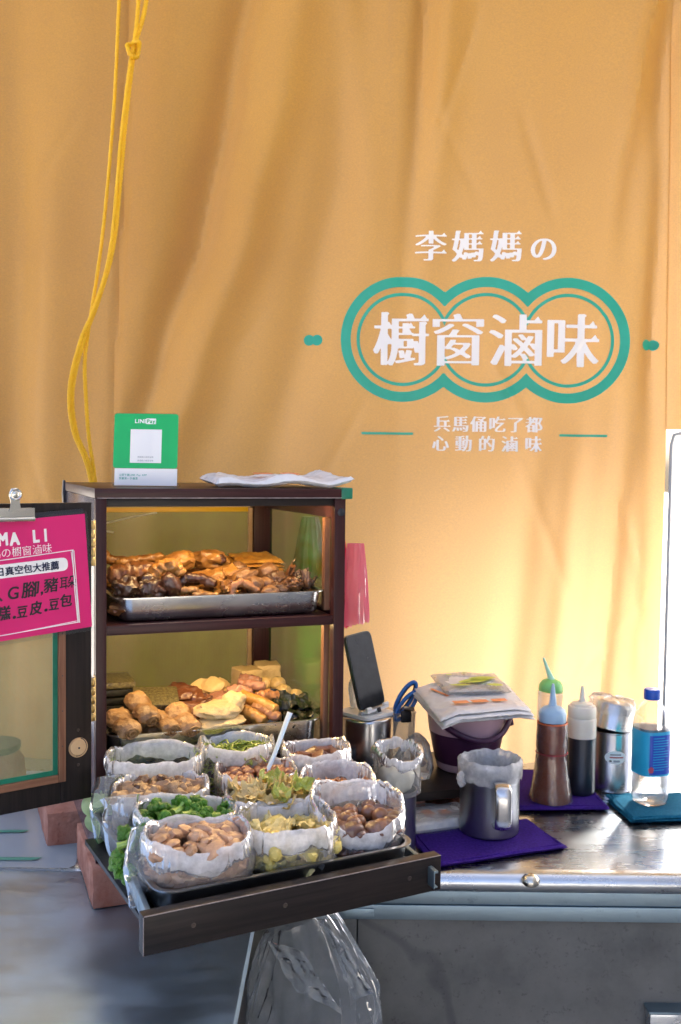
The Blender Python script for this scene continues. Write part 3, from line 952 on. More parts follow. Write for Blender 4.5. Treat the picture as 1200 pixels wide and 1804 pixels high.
# --- counters
ct = thing('back_counter', 'long steel counter with rounded front edge, steel apron and grey stone front', 'counter', (0.1, 1.55, -0.8))
def W(me): return xf(me, Matrix.Translation((-0.1, -1.55, 0.8)))
obj('counter_top', W(box(-1.4, 1.6, 1.578, 2.22, -0.02, 0.0)), M['table'], ct, smooth=False)
prof = []
for k in range(0, 15):
    a = math.pi / 2 + math.pi * k / 14
    prof.append((1.578 + 0.021 * math.cos(a), -0.018 + 0.018 * math.sin(a)))
nose = loft([[(x, p[0], p[1]) for p in prof] for x in [-1.4 + 3.0 * i / 60 for i in range(61)]], False, False, closed=False)
obj('front_nosing', W(nose), M['table'], ct)
obj('apron_strip', W(box(-0.10, 1.6, 1.580, 1.60, -0.0605, -0.0365, 0.0012)), M['apron'], ct)
obj('apron_strip', W(box(-0.10, 1.6, 1.577, 1.60, -0.0855, -0.0615, 0.0012)), M['apron'], ct)
for a, b in ((-0.10, 0.0345), (0.0365, 0.95), (0.952, 1.6)):
    obj('front_panel', W(box(a, b, 1.588, 1.606, -0.8, -0.0865, 0.0008)), M['panel'], ct)
obj('back_body', W(box(-1.3, 1.5, 1.61, 2.2, -0.8, -0.0215)), M['panel'], ct, smooth=False)
# scallop-shaped stud on the nosing
st = []
for r, h in ((0.0148, 0.0), (0.0140, 0.003), (0.0115, 0.0062), (0.0075, 0.0088), (0.003, 0.0098)):
    st.append([(r * (1 + 0.03 * math.cos(9 * a)) * math.cos(a), -h, r * 0.86 * math.sin(a)) for a in [2 * math.pi * j / 54 for j in range(54)]])
obj('stud', xf(loft(st), Matrix.Translation((0.21, 0.024 - 0.02, 0.8 - 0.0085)) @ Matrix.Rotation(R(-55), 4, 'X')), M['clip'], ct)
obj('fixing_plate', W(box(0.0, 0.062, 1.5735, 1.5772, -0.080, -0.0665, 0.001)), M['apron'], ct)

sd = thing('side_counter', 'scuffed steel counter standing in front of the brick at lower left', 'counter', (-0.6, 1.0, -0.8))
def S(me): return xf(me, Matrix.Translation((0.6, -1.0, 0.8)))
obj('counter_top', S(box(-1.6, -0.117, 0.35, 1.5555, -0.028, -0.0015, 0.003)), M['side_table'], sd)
obj('side_panel', S(box(-0.150, -0.137, 0.37, 1.55, -0.8, -0.0285, 0.001)), M['black_z'], sd)
obj('front_panel', S(box(-1.6, -0.1505, 0.37, 0.382, -0.8, -0.0285)), M['apron'], sd)

fs = obj('plastic_sheet', slab([(-1.0, 1.556, 0.0015), (-0.418, 1.556, 0.0015), (-0.485, 2.05, 0.0015), (-1.0, 2.05, 0.0015)], 0.0012, 60, 40, 0.0016, 9, 3, 0.001), M['film_sheet'])
tag(fs, 'clear plastic sheet taped over the counter left of the cabinet', 'plastic sheet')
for (cx, cy, ln, rz, wd), lab in zip(((-0.535, 1.585, 0.11, 0.02, 0.013), (-0.575, 1.705, 0.075, 0.03, 0.012)), ('front strip of mint green tape on the plastic sheet near the counter edge', 'rear strip of mint green tape on the plastic sheet below the open door')):
    t = obj('tape_strip', slab([(-ln / 2, -wd / 2, 0), (ln / 2 - 0.008, -wd / 2, 0), (ln / 2, wd / 2, 0), (-ln / 2, wd / 2, 0)], 0.0008, 14, 4, 0.0006, 40, 2, 0.0005), M['mint_tape'], None, (cx, cy, 0.0042), (0, 0, rz))
    tag(t, lab, 'tape', 'mint tape strips')

# ------------------------------------------------------------------ cabinet
cab = thing('display_cabinet', 'dark wine red wooden food cabinet with green screens, open door and pulled-out drawer', 'cabinet', (CAB[0], CAB[1], 0), CA)
def cb(name, b, mat, bev=0.0008, parent=None):
    return obj(name, box(*b, bev), mat, parent or cab)
cb('left_stile', (0.0, 0.0155, 0.0, 0.018, 0.060, 0.5965), M['lam_z'])
cb('left_panel', (0.0, 0.0150, 0.0185, 0.42, 0.060, 0.5965), M['lam_side'])
cb('right_stile', (0.370, 0.388, 0.0, 0.018, 0.060, 0.5965), M['lam_z'])
cb('right_base_panel', (0.375, 0.388, 0.0185, 0.389, 0.060, 0.178), M['lam_u'])
cb('right_top_rail', (0.372, 0.388, 0.0185, 0.389, 0.565, 0.5965), M['lam_u'])
cb('right_middle_rail', (0.376, 0.388, 0.0185, 0.389, 0.392, 0.414), M['lam_u'])
cb('back_post', (0.352, 0.388, 0.3895, 0.42, 0.060, 0.5965), M['lam_z'])
cb('back_top_rail', (0.0155, 0.3515, 0.405, 0.42, 0.567, 0.5965), M['lam_u'])
cb('back_base_panel', (0.0155, 0.3515, 0.405, 0.42, 0.060, 0.178), M['lam_u'])
top = cb('top_board', (-0.002, 0.3965, -0.003, 0.426, 0.5972, 0.612), M['lam_u'], 0.0018)
cb('worn_edge', (0.002, 0.380, -0.0034, -0.0028, 0.5972, 0.5984), M['edge'], 0, top)
cb('corner_tape', (0.3795, 0.3985, -0.0048, 0.05, 0.5958, 0.6136), M['green_tape'], 0.0022, top)
cb('top_fascia', (0.0160, 0.3697, 0.006, 0.016, 0.585, 0.5968), M['black_u'])
sh = cb('shelf', (0.0157, 0.3698, 0.003, 0.404, 0.396, 0.4105), M['lam_u'])
cb('floor_board', (0.0157, 0.3745, 0.004, 0.404, 0.166, 0.178), M['lam_u'])
cb('base_board', (0.0157, 0.3745, 0.020, 0.404, 0.0605, 0.0725), M['lam_u'])
for z0, z1 in ((0.4145, 0.5645), (0.1785, 0.3915)):
    s = obj('back_screen', pyd([(0.0157, 0.411, z0), (0.3515, 0.411, z0), (0.3515, 0.411, z1), (0.0157, 0.411, z1)], [(0, 1, 2, 3)]), M['screen'], cab, smooth=False)
    s = obj('side_screen', pyd([(0.3835, 0.03, z0), (0.3835, 0.389, z0), (0.3835, 0.389, z1), (0.3835, 0.03, z1)], [(0, 1, 2, 3)]), M['screen_side'], cab, smooth=False)
    cb('screen_trim', (0.343, 0.3512, 0.398, 0.4045, z0, z1), M['ply'])
    cb('screen_trim', (0.366, 0.3757, 0.034, 0.047, z0, z1), M['trim'])
    cb('screen_trim', (0.0157, 0.0215, 0.398, 0.4045, z0, z1), M['trim'])
# lit lamp strips under the roof and under the shelf, behind their front edges
cb('lamp_strip', (0.030, 0.356, 0.022, 0.034, 0.5885, 0.5960), M['led'], 0.001)
cb('lamp_strip', (0.030, 0.356, 0.066, 0.078, 0.3885, 0.3955), M['led'], 0.001)
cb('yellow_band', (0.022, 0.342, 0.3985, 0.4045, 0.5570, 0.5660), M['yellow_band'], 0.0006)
obj('plug_cap', xf(lathe([(0.0062, 0.0), (0.0062, 0.0012), (0.005, 0.0018)], 24), Matrix.Translation((0.3805, -0.0002, 0.575)) @ Matrix.Rotation(R(90), 4, 'X')), M['black_plastic'], cab)
obj('edge_strip', slab([(-0.006, 0.405, 0), (0.001, 0.405, 0), (0.001, 0.43, 0), (-0.006, 0.43, 0)], 0.05, 4, 6, 0.002, 60, 2, 0.002), M['card'], cab, (0, 0, 0.566))
obj('cable_tie', tube([(0.165, 0.404, 0.556), (0.11, 0.403, 0.546), (0.052, 0.399, 0.533), (0.047, 0.398, 0.529), (0.055, 0.399, 0.525), (0.085, 0.403, 0.520)], 0.0016, 6, 30), M['tie'], cab)
for z in (0.578, 0.44, 0.30, 0.13):
    obj('staple', box(-0.0006, 0.0002, 0.05, 0.0515, z, z + 0.009), M['card'], cab, smooth=False)
    obj('staple', box(-0.0006, 0.0002, 0.20, 0.2015, z - 0.004, z + 0.005), M['card'], cab, smooth=False)
for z0, z1 in ((0.500, 0.566), (0.274, 0.338)):
    n = 5
    h0 = obj('hinge', join(*[xf(lathe([(0.0044, z0 + (z1 - z0) * k / n + 0.0004), (0.0049, z0 + (z1 - z0) * k / n + 0.001), (0.0049, z0 + (z1 - z0) * (k + 1) / n - 0.001), (0.0044, z0 + (z1 - z0) * (k + 1) / n - 0.0004)], 20), Matrix.Translation((-0.0065, -0.005, 0))) for k in range(n)]), M['brass'], cab)
    obj('hinge_leaf', box(-0.0012, -0.0002, -0.004, 0.016, z0, z1), M['brass'], h0, smooth=False)
# door, swung right round past the hinges
def dbox(x0, x1, z0, z1, y0, y1, bev=0.0008): return box(x0, x1, y0, y1, z0, z1, bev)
DW = 0.36
door = obj('door', join(dbox(-0.046, 0.0, 0.167, 0.592, -0.015, 0), dbox(-DW, -DW + 0.046, 0.167, 0.592, -0.015, 0), dbox(-DW + 0.0462, -0.0462, 0.167, 0.205, -0.0149, -0.0001), dbox(-DW + 0.0462, -0.0462, 0.552, 0.592, -0.0149, -0.0001)), M['black_z'], cab, (-0.0125, -0.006, 0), (0, 0, 0.27))
x0, x1, z0, z1 = -DW + 0.040, -0.040, 0.199, 0.558
obj('trim_upright', dbox(x1 - 0.0105, x1, z0, z1, -0.0205, -0.0152), M['trim'], door)
obj('trim_upright', dbox(x0, x0 + 0.0105, z0, z1, -0.0205, -0.0152), M['trim'], door)
obj('trim_rail', dbox(x0 + 0.0108, x1 - 0.0108, z0, z0 + 0.0105, -0.0203, -0.0152), M['trim_u'], door)
obj('trim_rail', dbox(x0 + 0.0108, x1 - 0.0108, z1 - 0.0105, z1, -0.0203, -0.0152), M['trim_u'], door)
a0, a1, b0, b1 = x0 + 0.0106, x1 - 0.0106, z0 + 0.0106, z1 - 0.0106
obj('green_binding', join(dbox(a1 - 0.007, a1, b0, b1, -0.0165, -0.0152, 0), dbox(a0, a0 + 0.007, b0, b1, -0.0165, -0.0152, 0), dbox(a0 + 0.0072, a1 - 0.0072, b0, b0 + 0.007, -0.0165, -0.0152, 0), dbox(a0 + 0.0072, a1 - 0.0072, b1 - 0.007, b1, -0.0165, -0.0152, 0)), M['green_tape'], door, smooth=False)
obj('screen', pyd([(a0, -0.0157, b0), (a1, -0.0157, b0), (a1, -0.0157, b1), (a0, -0.0157, b1)], [(0, 1, 2, 3)]), M['screen_door'], door, smooth=False)
MX = Matrix.Translation((-0.0200, -0.0151, 0.243)) @ Matrix.Rotation(R(90), 4, 'X')
obj('finger_pull', xf(join(lathe([(0.0142, 0), (0.0142, 0.0006)], 36), xf(lathe([(0.0120, 0.0006), (0.0118, 0.0030), (0.0112, 0.0036)], 36), Matrix.Translation((-0.0012, 0.0010, 0)))), MX), M['ply'], door)
obj('pull_groove', xf(join(xf(tube([(0.0129 * math.cos(a), 0.0129 * math.sin(a), 0) for a in [R(t) for t in range(-100, 70, 8)]], 0.0007, 6), Matrix.Translation((-0.0012, 0.0010, 0.0008))), lathe([(0.0016, 0.0030), (0.0014, 0.0042)], 12)), MX), M['card'], door)
for z in (0.268, 0.218):
    obj('screw', xf(lathe([(0.0024, 0), (0.002, 0.0007)], 12), Matrix.Translation((-0.0200, -0.0150, z)) @ Matrix.Rotation(R(90), 4, 'X')), M['screw'], door)
for z in (0.25, 0.30, 0.35, 0.41, 0.48):
    obj('nail', xf(lathe([(0.0009, 0), (0.0008, 0.0003)], 8), Matrix.Translation((x1 - 0.005, -0.0205, z)) @ Matrix.Rotation(R(90), 4, 'X')), M['card'], door)
# drawer, hanging a little askew on its slides
dr = obj('drawer', box(0, 0.3925, -0.0085, 0.0085, -0.0225, 0.0225, 0.0008), M['black_u'], cab, (0.0, -0.3800, 0.1275), (0, 0, 0.118))
obj('worn_edge', box(0.0006, 0.392, -0.0090, -0.0081, 0.0219, 0.0228), M['edge'], dr, smooth=False)
obj('worn_edge', box(-0.0004, 0.0004, -0.0090, -0.0081, -0.0222, 0.0216), M['edge'], dr, smooth=False)
obj('drawer_base', box(0.02, 0.372, 0.0095, 0.34, -0.0205, -0.0140), M['black_u'], dr, smooth=False)
for x in (0.058, 0.172, 0.345):
    obj('screw', xf(lathe([(0.0030, 0), (0.0026, 0.0005), (0.001, 0.0001)], 14), Matrix.Translation((x, -0.0086, 0.001)) @ Matrix.Rotation(R(90), 4, 'X')), M['screw'], dr)
for x, w in ((0.0105, 0.006), (0.371, 0.006)):
    obj('slide', join(box(x, x + w, -0.362, 0.05, 0.136, 0.139, 0.0005), box(x, x + 0.0015, -0.362, 0.05, 0.116, 0.1358, 0.0004), box(x + 0.002, x + w + 0.003, -0.355, 0.05, 0.114, 0.1158, 0.0004)), M['apron'], cab)

# ------------------------------------------------------------------ bricks
def brick(label, loc, rz, s=(0.095, 0.205, 0.0592), seed=0):
    bm = bmesh.new()
    bmesh.ops.create_cube(bm, size=1)
    bmesh.ops.subdivide_edges(bm, edges=list(bm.edges), cuts=9, use_grid_fill=True)
    for v in bm.verts:
        p = Vector((v.co.x * s[0], v.co.y * s[1], (v.co.z + 0.5) * s[2]))
        q = p * 28 + Vector((seed, 0, 0))
        e = sum(1 for k in range(3) if abs(abs(v.co[k]) - 0.5) < 1e-4)
        n = noise.noise(q) * 0.0011 + noise.noise(q * 3) * 0.0005
        if e >= 2:
            f = -0.0016 - 0.0022 * max(0, noise.noise(q * 2 + Vector((3, 1, 9))))
            p -= Vector((math.copysign(1, v.co.x) if abs(v.co.x) > .499 else 0, math.copysign(1, v.co.y) if abs(v.co.y) > .499 else 0, math.copysign(1, v.co.z) if (v.co.z > .499) else 0)) * -f
        p += Vector((v.co.x, v.co.y, 0)).normalized() * n if v.co.xy.length > 0 else Vector()
        if v.co.z > -0.49: p.z += n * 0.5 if v.co.z > .49 else 0
        v.co = p
    o = obj('brick', bm, M['brick'], None, loc, (0, 0, rz))
    return tag(o, label, 'brick', 'bricks propping things up')
p = L(0.040, 0.085, 0)
brick('pale red brick under the front left corner of the cabinet', (p.x, p.y, 0.0), CA, seed=1)
p = L(-0.002, 0.345, 0)
brick('red brick under the rear left corner of the cabinet', (p.x, p.y, 0.0), CA, seed=5)
p = L(0.345, 0.115, 0)
brick('red brick under the right side of the cabinet behind the drawer', (p.x, p.y, 0.0), CA, seed=9)
brick('red brick under the dark board that carries the bucket', (0.222, 1.915, 0.0), CA + 0.02, (0.095, 0.19, 0.044), seed=13)
brick('red brick under the dark board below the steel canister', (0.085, 1.87, 0.0), CA + 0.02, (0.095, 0.19, 0.044), seed=17)

# ------------------------------------------------------------------ trays
def rrect(a, b, r, z, n=6):
    out = []
    for cx, cy, t0 in ((a - r, b - r, 0), (-a + r, b - r, 90), (-a + r, -b + r, 180), (a - r, -b + r, 270)):
        for k in range(n + 1):
            t = R(t0 + 90 * k / n)
            out.append((cx + r * math.cos(t), cy + r * math.sin(t), z))
    return out
def tray(label, w, d, h, u, v, z, rz, mat):
    a, b = w / 2, d / 2
    lip = 0.006
    rings = [rrect(a - 0.020, b - 0.020, 0.012, 0), rrect(a - 0.013, b - 0.013, 0.018, 0.002), rrect(a - 0.0095, b - 0.0095, 0.021, 0.007), rrect(a - lip, b - lip, 0.024, h - 0.0015),
             rrect(a - 0.003, b - 0.003, 0.026, h - 0.001), rrect(a, b, 0.028, h - 0.0012), rrect(a, b, 0.028, h + 0.0006), rrect(a - 0.003, b - 0.003, 0.026, h + 0.0010), rrect(a - lip - 0.0012, b - lip - 0.0012, 0.023, h),
             rrect(a - 0.0105, b - 0.0105, 0.020, 0.008), rrect(a - 0.014, b - 0.014, 0.017, 0.0035), rrect(a - 0.020, b - 0.020, 0.012, 0.0016)]
    p = L(u, v, z)
    o = obj('tray', loft(rings), mat, None, (p.x, p.y, z), (0, 0, CA + rz))
    return tag(o, label, 'tray', 'steel food trays')
tray('steel tray of braised meats on the upper shelf of the cabinet', 0.338, 0.30, 0.037, 0.196, 0.166, 0.4107, 0.012, M['tray'])
tray('steel tray of tofu, rolls and seaweed in the lower compartment', 0.345, 0.30, 0.060, 0.194, 0.178, 0.1783, -0.01, M['tray'])
tray('dark steel tray full of bags in the pulled-out drawer', 0.352, 0.318, 0.040, 0.180, -0.176, 0.1160, 0.118, M['mug'])

# ------------------------------------------------------------------ food in the trays
def fd(name, me, mat, u, v, z, rot, label, cat, group=None):
    p = L(u, v, z)
    if isinstance(me, bpy.types.Mesh) and not me.get('rough') and mat not in ('nori', 'nori_top', 'seaweed', 'fish_egg'):
        k_ = 0.55 if mat in ('tofu_skin', 'bean_pad', 'slice_cream', 'gold_roll', 'tofu') else 1.0
        crumple(me, 0.0013 * k_, 80, u * 90 + v * 40)
        crumple(me, 0.0009 * k_, 190, u * 50)
        me['rough'] = 1
    o = obj(name, me, M[mat], None, p, (rot[0], rot[1], rot[2] + CA))
    return tag(o, label, cat, group)
def bent(pts, r, seg=18, n=40, seed=0, amp=0.10, flat=1.0, freq=140):
    def rad(t):
        e = min(t, 1 - t)
        k = math.sqrt(min(1, e / 0.10)) if e < 0.10 else 1
        return r * max(0.15, k)
    me = tube(pts, rad, seg, n, flat)
    me.update()
    for vtx in me.vertices:
        d = noise.noise(vtx.co * freq + Vector((seed * 3.3, 0, 0)))
        vtx.co = vtx.co + vtx.normal * d * r * amp * 2
    return me
def fold_sheet(w, d, amp, seed, th=0.003, curl=0.0):
    def lift(u, v):
        return amp * noise.noise((u * 2.3 + seed, v * 2.3, seed)) + amp * 0.5 * noise.noise((u * 6 + seed, v * 6, 2)) + curl * ((u - .5) ** 2 + (v - .5) ** 2)
    return slab([(-w / 2, -d / 2, 0), (w / 2, -d / 2, 0), (w / 2, d / 2, 0), (-w / 2, d / 2, 0)], th, 18, 14, 0.0025, 60, seed, 0.006, lift)

random.seed(4)
# upper tray: an uneven bed below, then the pieces one can make out
bed = [lump(k, (0.021, 0.016, 0.011), 0.45, 1.8, 3, 0.12, 6) for k in range(6)]
for i in range(44):
    u = 0.045 + 0.30 * ((i * 0.618) % 1); v = 0.045 + 0.24 * (i / 44)
    fd('braised_piece', bed[i % 6], random.choice(['braised_brown', 'braised_gold', 'braised_dark']), u, v, 0.428 + random.uniform(0, .010) + 0.018 * (v - 0.05) / 0.24, (random.uniform(-.5, .5), random.uniform(-.5, .5), random.uniform(0, 6)), 'small brown braised piece low in the pile on the upper tray', 'braised meat', 'small braised pieces in the upper tray')
UT = [
    ('braised_claw', bent([(-0.055, 0, 0.006), (-0.052, 0, 0.014), (-0.042, 0, 0.004), (0.0, 0, 0), (0.05, 0, 0.002)], 0.0085, seed=2), 'braised_gold', (0.095, 0.225, 0.482), (0, 0, 0), 'golden braised chicken foot curling up at the far left of the upper tray', 'chicken foot'),
    ('drumstick', lump(21, (0.034, 0.020, 0.019), 0.35, 1.5, 4, 0.06, 7), 'braised_gold', (0.150, 0.150, 0.484), (0, -0.35, 0.2), 'plump golden braised drumstick lying on the upper tray pile', 'drumstick'),
    ('braised_claw', bent([(-0.06, 0, 0), (-0.02, 0.004, 0.004), (0.02, 0, 0.008)], 0.0075, seed=6), 'braised_gold', (0.115, 0.175, 0.486), (0, 0, 0.1), 'thin golden braised leg bone beside the plump drumstick', 'chicken foot'),
    ('gizzard', lump(33, (0.030, 0.020, 0.018), 0.30, 1.7, 4, 0.10, 6), 'braised_gold', (0.212, 0.180, 0.486), (0, 0.1, -0.1), 'round braised gizzard with a dark hollow at the back of the upper tray', 'gizzard'),
    ('hollow', lump(35, (0.010, 0.006, 0.008), 0.3, 2, 3), 'braised_dark', (0.228, 0.166, 0.488), (0, 0, 0), 'dark hollow piece stuck to the round gizzard', 'braised meat'),
    ('braised_neck', bent([(-0.05, 0, -0.004), (0, 0, 0.004), (0.05, 0.006, 0)], 0.017, seed=3, amp=0.16), 'braised_brown', (0.082, 0.105, 0.472), (0, 0, 0.0), 'thick brown braised neck along the left of the upper tray', 'braised meat'),
    ('braised_knuckle', lump(41, (0.022, 0.020, 0.019), 0.38, 1.6, 4, 0.10, 6), 'braised_dark', (0.054, 0.060, 0.458), (0, 0, 0.3), 'dark glossy knuckle at the front left corner of the upper tray', 'braised meat'),
    ('braised_knuckle', lump(44, (0.024, 0.018, 0.020), 0.40, 1.6, 4, 0.10, 6), 'braised_dark', (0.090, 0.056, 0.456), (0, 0.5, 0.3), 'dark ridged knuckle beside the front left one on the upper tray', 'braised meat'),
    ('braised_egg', lump(47, (0.015, 0.015, 0.021), 0.10, 1.4, 4), 'braised_dark', (0.122, 0.056, 0.461), (0.3, -0.45, 0), 'shiny dark brown braised egg standing at the tray front', 'egg'),
    ('egg_hood', bent([(-0.022, 0, -0.008), (-0.01, 0, 0.010), (0.012, 0, 0.012), (0.024, 0, -0.004)], 0.0105, seed=8, amp=0.2), 'braised_gold', (0.116, 0.066, 0.478), (0, 0, 0.1), 'golden folded skin draped over the shiny dark egg', 'braised meat'),
    ('tongue', fold_sheet(0.095, 0.036, 0.006, 3, 0.012), 'braised_gold', (0.196, 0.105, 0.463), (0.25, -0.18, 0.05), 'smooth tan braised tongue lying across the middle of the upper tray', 'tongue'),
    ('curled_strip', bent([(-0.030, 0, -0.006), (-0.018, 0, 0.008), (0.006, 0, 0.008), (0.032, 0, -0.004)], 0.0078, seed=11), 'braised_dark', (0.165, 0.072, 0.460), (0, 0, -0.1), 'dark curled strip under the tan tongue', 'braised meat'),
    ('curled_strip', bent([(-0.024, 0, 0), (0.0, 0, 0.006), (0.024, 0.002, 0)], 0.0062, seed=13), 'braised_gold', (0.150, 0.054, 0.447), (0, 0.1, 0.05), 'pale golden strip at the front middle of the upper tray', 'braised meat'),
    ('curled_strip', bent([(-0.020, 0, 0), (0.0, 0, 0.004), (0.022, -0.003, 0)], 0.0058, seed=15), 'braised_gold', (0.172, 0.045, 0.442), (0, 0, -0.1), 'short golden strip nearest the tray rim', 'braised meat'),
    ('skin_fold', fold_sheet(0.034, 0.030, 0.012, 7, 0.004, 0.014), 'braised_gold', (0.208, 0.060, 0.452), (0.6, 0.3, 0.7), 'crinkled golden skin fold at the tray centre', 'braised meat'),
    ('skin_fold', fold_sheet(0.040, 0.026, 0.010, 9, 0.004, 0.011), 'braised_gold', (0.225, 0.085, 0.462), (0.5, -0.2, 1.9), 'large crinkled golden skin fold behind the curled ring', 'braised meat'),
    ('sausage_curl', bent([(-0.016, 0, -0.012), (-0.014, 0, 0.006), (0.0, 0, 0.012), (0.018, 0, 0.004), (0.030, 0, -0.004)], 0.0066, seed=17), 'sausage', (0.232, 0.046, 0.450), (0, 0, 0.1), 'reddish sausage ring curling over the tray front', 'sausage'),
    ('fried_tofu', lump(52, (0.026, 0.013, 0.013), 0.25, 2, 4, 0.06, 9), 'meatball', (0.243, 0.084, 0.466), (0, -0.3, 0.2), 'long rough brown croquette beside the meatballs', 'croquette'),
    ('meatball', lump(61, (0.0185, 0.0180, 0.0170), 0.07, 2.2, 4, 0.03, 9), 'meatball', (0.293, 0.105, 0.470), (0, 0, 0), 'largest brown meatball on top in front of the pancakes', 'meatball'),
    ('meatball', lump(62, (0.0160, 0.0155, 0.0150), 0.07, 2.2, 4, 0.03, 9), 'meatball', (0.256, 0.060, 0.456), (0, 0, 1), 'brown meatball at the tray front beside the sausage ring', 'meatball'),
    ('meatball', lump(63, (0.0165, 0.0155, 0.0130), 0.07, 2.2, 4, 0.03, 9), 'meatball', (0.278, 0.044, 0.444), (0, 0, 2), 'low brown meatball touching the tray rim', 'meatball'),
    ('meatball', lump(64, (0.0165, 0.0160, 0.0150), 0.07, 2.2, 4, 0.03, 9), 'meatball', (0.246, 0.122, 0.474), (0, 0, 3), 'brown meatball under the left edge of the pancakes', 'meatball'),
    ('meatball', lump(65, (0.0140, 0.0135, 0.0130), 0.07, 2.2, 4, 0.03, 9), 'meatball', (0.280, 0.072, 0.454), (0, 0, 4), 'small brown meatball half hidden between larger ones', 'meatball'),
    ('braised_mushroom', lump(71, (0.017, 0.016, 0.011), 0.25, 2, 4, 0.10, 6), 'mush_dark', (0.304, 0.085, 0.464), (0.4, 0.2, 0), 'dark braised mushroom cap right of the largest meatball', 'mushroom'),
    ('braised_mushroom', lump(72, (0.015, 0.014, 0.011), 0.25, 2, 4, 0.10, 6), 'mush_dark', (0.296, 0.052, 0.449), (0.3, 0, 1), 'dark braised mushroom at the right front of the upper tray', 'mushroom'),
    ('braised_mushroom', lump(73, (0.015, 0.015, 0.012), 0.35, 2, 4, 0.12, 6), 'braised_brown', (0.320, 0.058, 0.455), (0.5, 0.4, 2), 'brown wrinkled mushroom next to the dark ear slices', 'mushroom'),
    ('wood_ear', fold_sheet(0.042, 0.036, 0.016, 15, 0.0028, 0.028), 'mush_dark', (0.340, 0.085, 0.455), (0.7, 0.1, 0.4), 'dark curled wood ear standing at the right end of the upper tray', 'wood ear'),
    ('wood_ear', fold_sheet(0.036, 0.030, 0.016, 19, 0.0028, 0.034), 'braised_brown', (0.330, 0.100, 0.462), (0.9, -0.2, 1.3), 'brown curled wood ear leaning behind the dark one', 'wood ear'),
    ('wood_ear', fold_sheet(0.030, 0.028, 0.014, 23, 0.0028, 0.034), 'mush_dark', (0.345, 0.062, 0.450), (0.5, 0.5, 2.1), 'small dark wood ear flake at the right tray rim', 'wood ear'),
]
for nm, me, mt, (u, v, z), rot, lab, cat in UT:
    fd(nm, me, mt, u, v, z, rot, lab, cat)
for k in range(5):
    me = fold_sheet(0.098 - 0.004 * k, 0.085, 0.004, 31 + k, 0.0055)
    fd('fried_bean_sheet', me, 'pancake', 0.298 + 0.003 * math.sin(k * 2), 0.205, 0.456 + 0.0066 * k, (0.10, 0.02, 0.06 * math.sin(k * 3)), ['golden fried bean sheet at the bottom of the pancake stack', 'second golden fried sheet from the bottom of the stack', 'middle golden fried sheet of the stack', 'second golden fried sheet from the top of the stack', 'bright golden fried sheet on top of the stack'][k], 'fried sheet', 'stacked fried bean sheets')

# lower tray
for k in range(7):
    fd('nori_cake', box(-0.034, 0.034, -0.040, 0.040, 0, 0.0105, 0.0022), 'nori_top' if k == 6 else 'nori', 0.052, 0.205, 0.205 + 0.0125 * k, (random.uniform(-.03, .03), random.uniform(-.03, .03), random.uniform(-.08, .08)),
       'sparkling black rice cake on top of the left stack' if k == 6 else 'black rice cake slab stacked below the sparkling top one', 'rice cake', 'black rice cakes in the left stack')
for k in range(4):
    fd('nori_cake', box(-0.036, 0.036, -0.034, 0.034, 0, 0.0115, 0.0022), 'nori_top' if k == 3 else 'nori', 0.112, 0.135 - 0.002 * k, 0.222 + 0.0135 * k, (0.22, random.uniform(-.03, .03), random.uniform(-.05, .05) - 0.1),
       'speckled olive black rice cake tilted on top of the right stack' if k == 3 else 'black rice cake under the tilted speckled one', 'rice cake', 'black rice cakes in the right stack')
def bean_roll(seed, r=0.0155, ln=0.062):
    rings = []
    N = 26
    for i in range(N + 1):
        t = i / N
        y = (t - .5) * ln
        k = 1 - 0.35 * max(0, abs(t - .5) * 2 - .82) / .18
        pin = 1 - 0.16 * math.exp(-((t - 0.5) / 0.07) ** 2)
        ring = []
        for j in range(28):
            a = 2 * math.pi * j / 28
            n = 1 + 0.16 * noise.noise((math.cos(a) * 1.3 + seed, math.sin(a) * 1.3, t * 3)) + 0.26 * abs(noise.noise((math.cos(a) * 3.5 + seed, math.sin(a) * 3.5, t * 6))) - 0.10
            ring.append((r * 1.25 * k * pin * n * math.cos(a), y, r * 0.85 * k * pin * n * math.sin(a)))
        rings.append(ring)
    body = loft(rings)
    # the rolled layers seen at the front end
    sp = [(0.0115 * (1 - q / 26) * math.cos(q * 0.62), -ln / 2 - 0.0012, 0.0105 * (1 - q / 26) * math.sin(q * 0.62)) for q in range(22)]
    return join(body, tube(sp, 0.0018, 6))
for (u, v, z, rx, rz, sd_, s), lab in zip([(0.047, 0.050, 0.252, 0.25, 0.25, 1, 1.15), (0.080, 0.072, 0.268, 0.45, 0.35, 2, 1.12), (0.112, 0.055, 0.247, 0.25, 0.30, 3, 0.95), (0.142, 0.060, 0.249, 0.40, 0.28, 4, 1.15), (0.060, 0.085, 0.242, 0.2, 0.5, 5, 1.0), (0.095, 0.085, 0.235, 0.2, 0.2, 6, 1.0), (0.125, 0.088, 0.235, 0.2, 0.1, 7, 1.0)],
        ['broad bean curd roll at the left front of the lower tray', 'long bean curd roll lying on top of the others', 'small bean curd roll under the long one', 'plump bean curd roll with its spiral end towards the drawer', 'bean curd roll half buried at the far left', 'bean curd roll at the bottom of the heap', 'bean curd roll behind the plump one']):
    fd('bean_curd_roll', bean_roll(sd_, 0.0140 * s, 0.059 * s), 'tofu_skin', u, v, z, (rx, 0, rz), lab, 'bean curd roll', 'bean curd rolls')
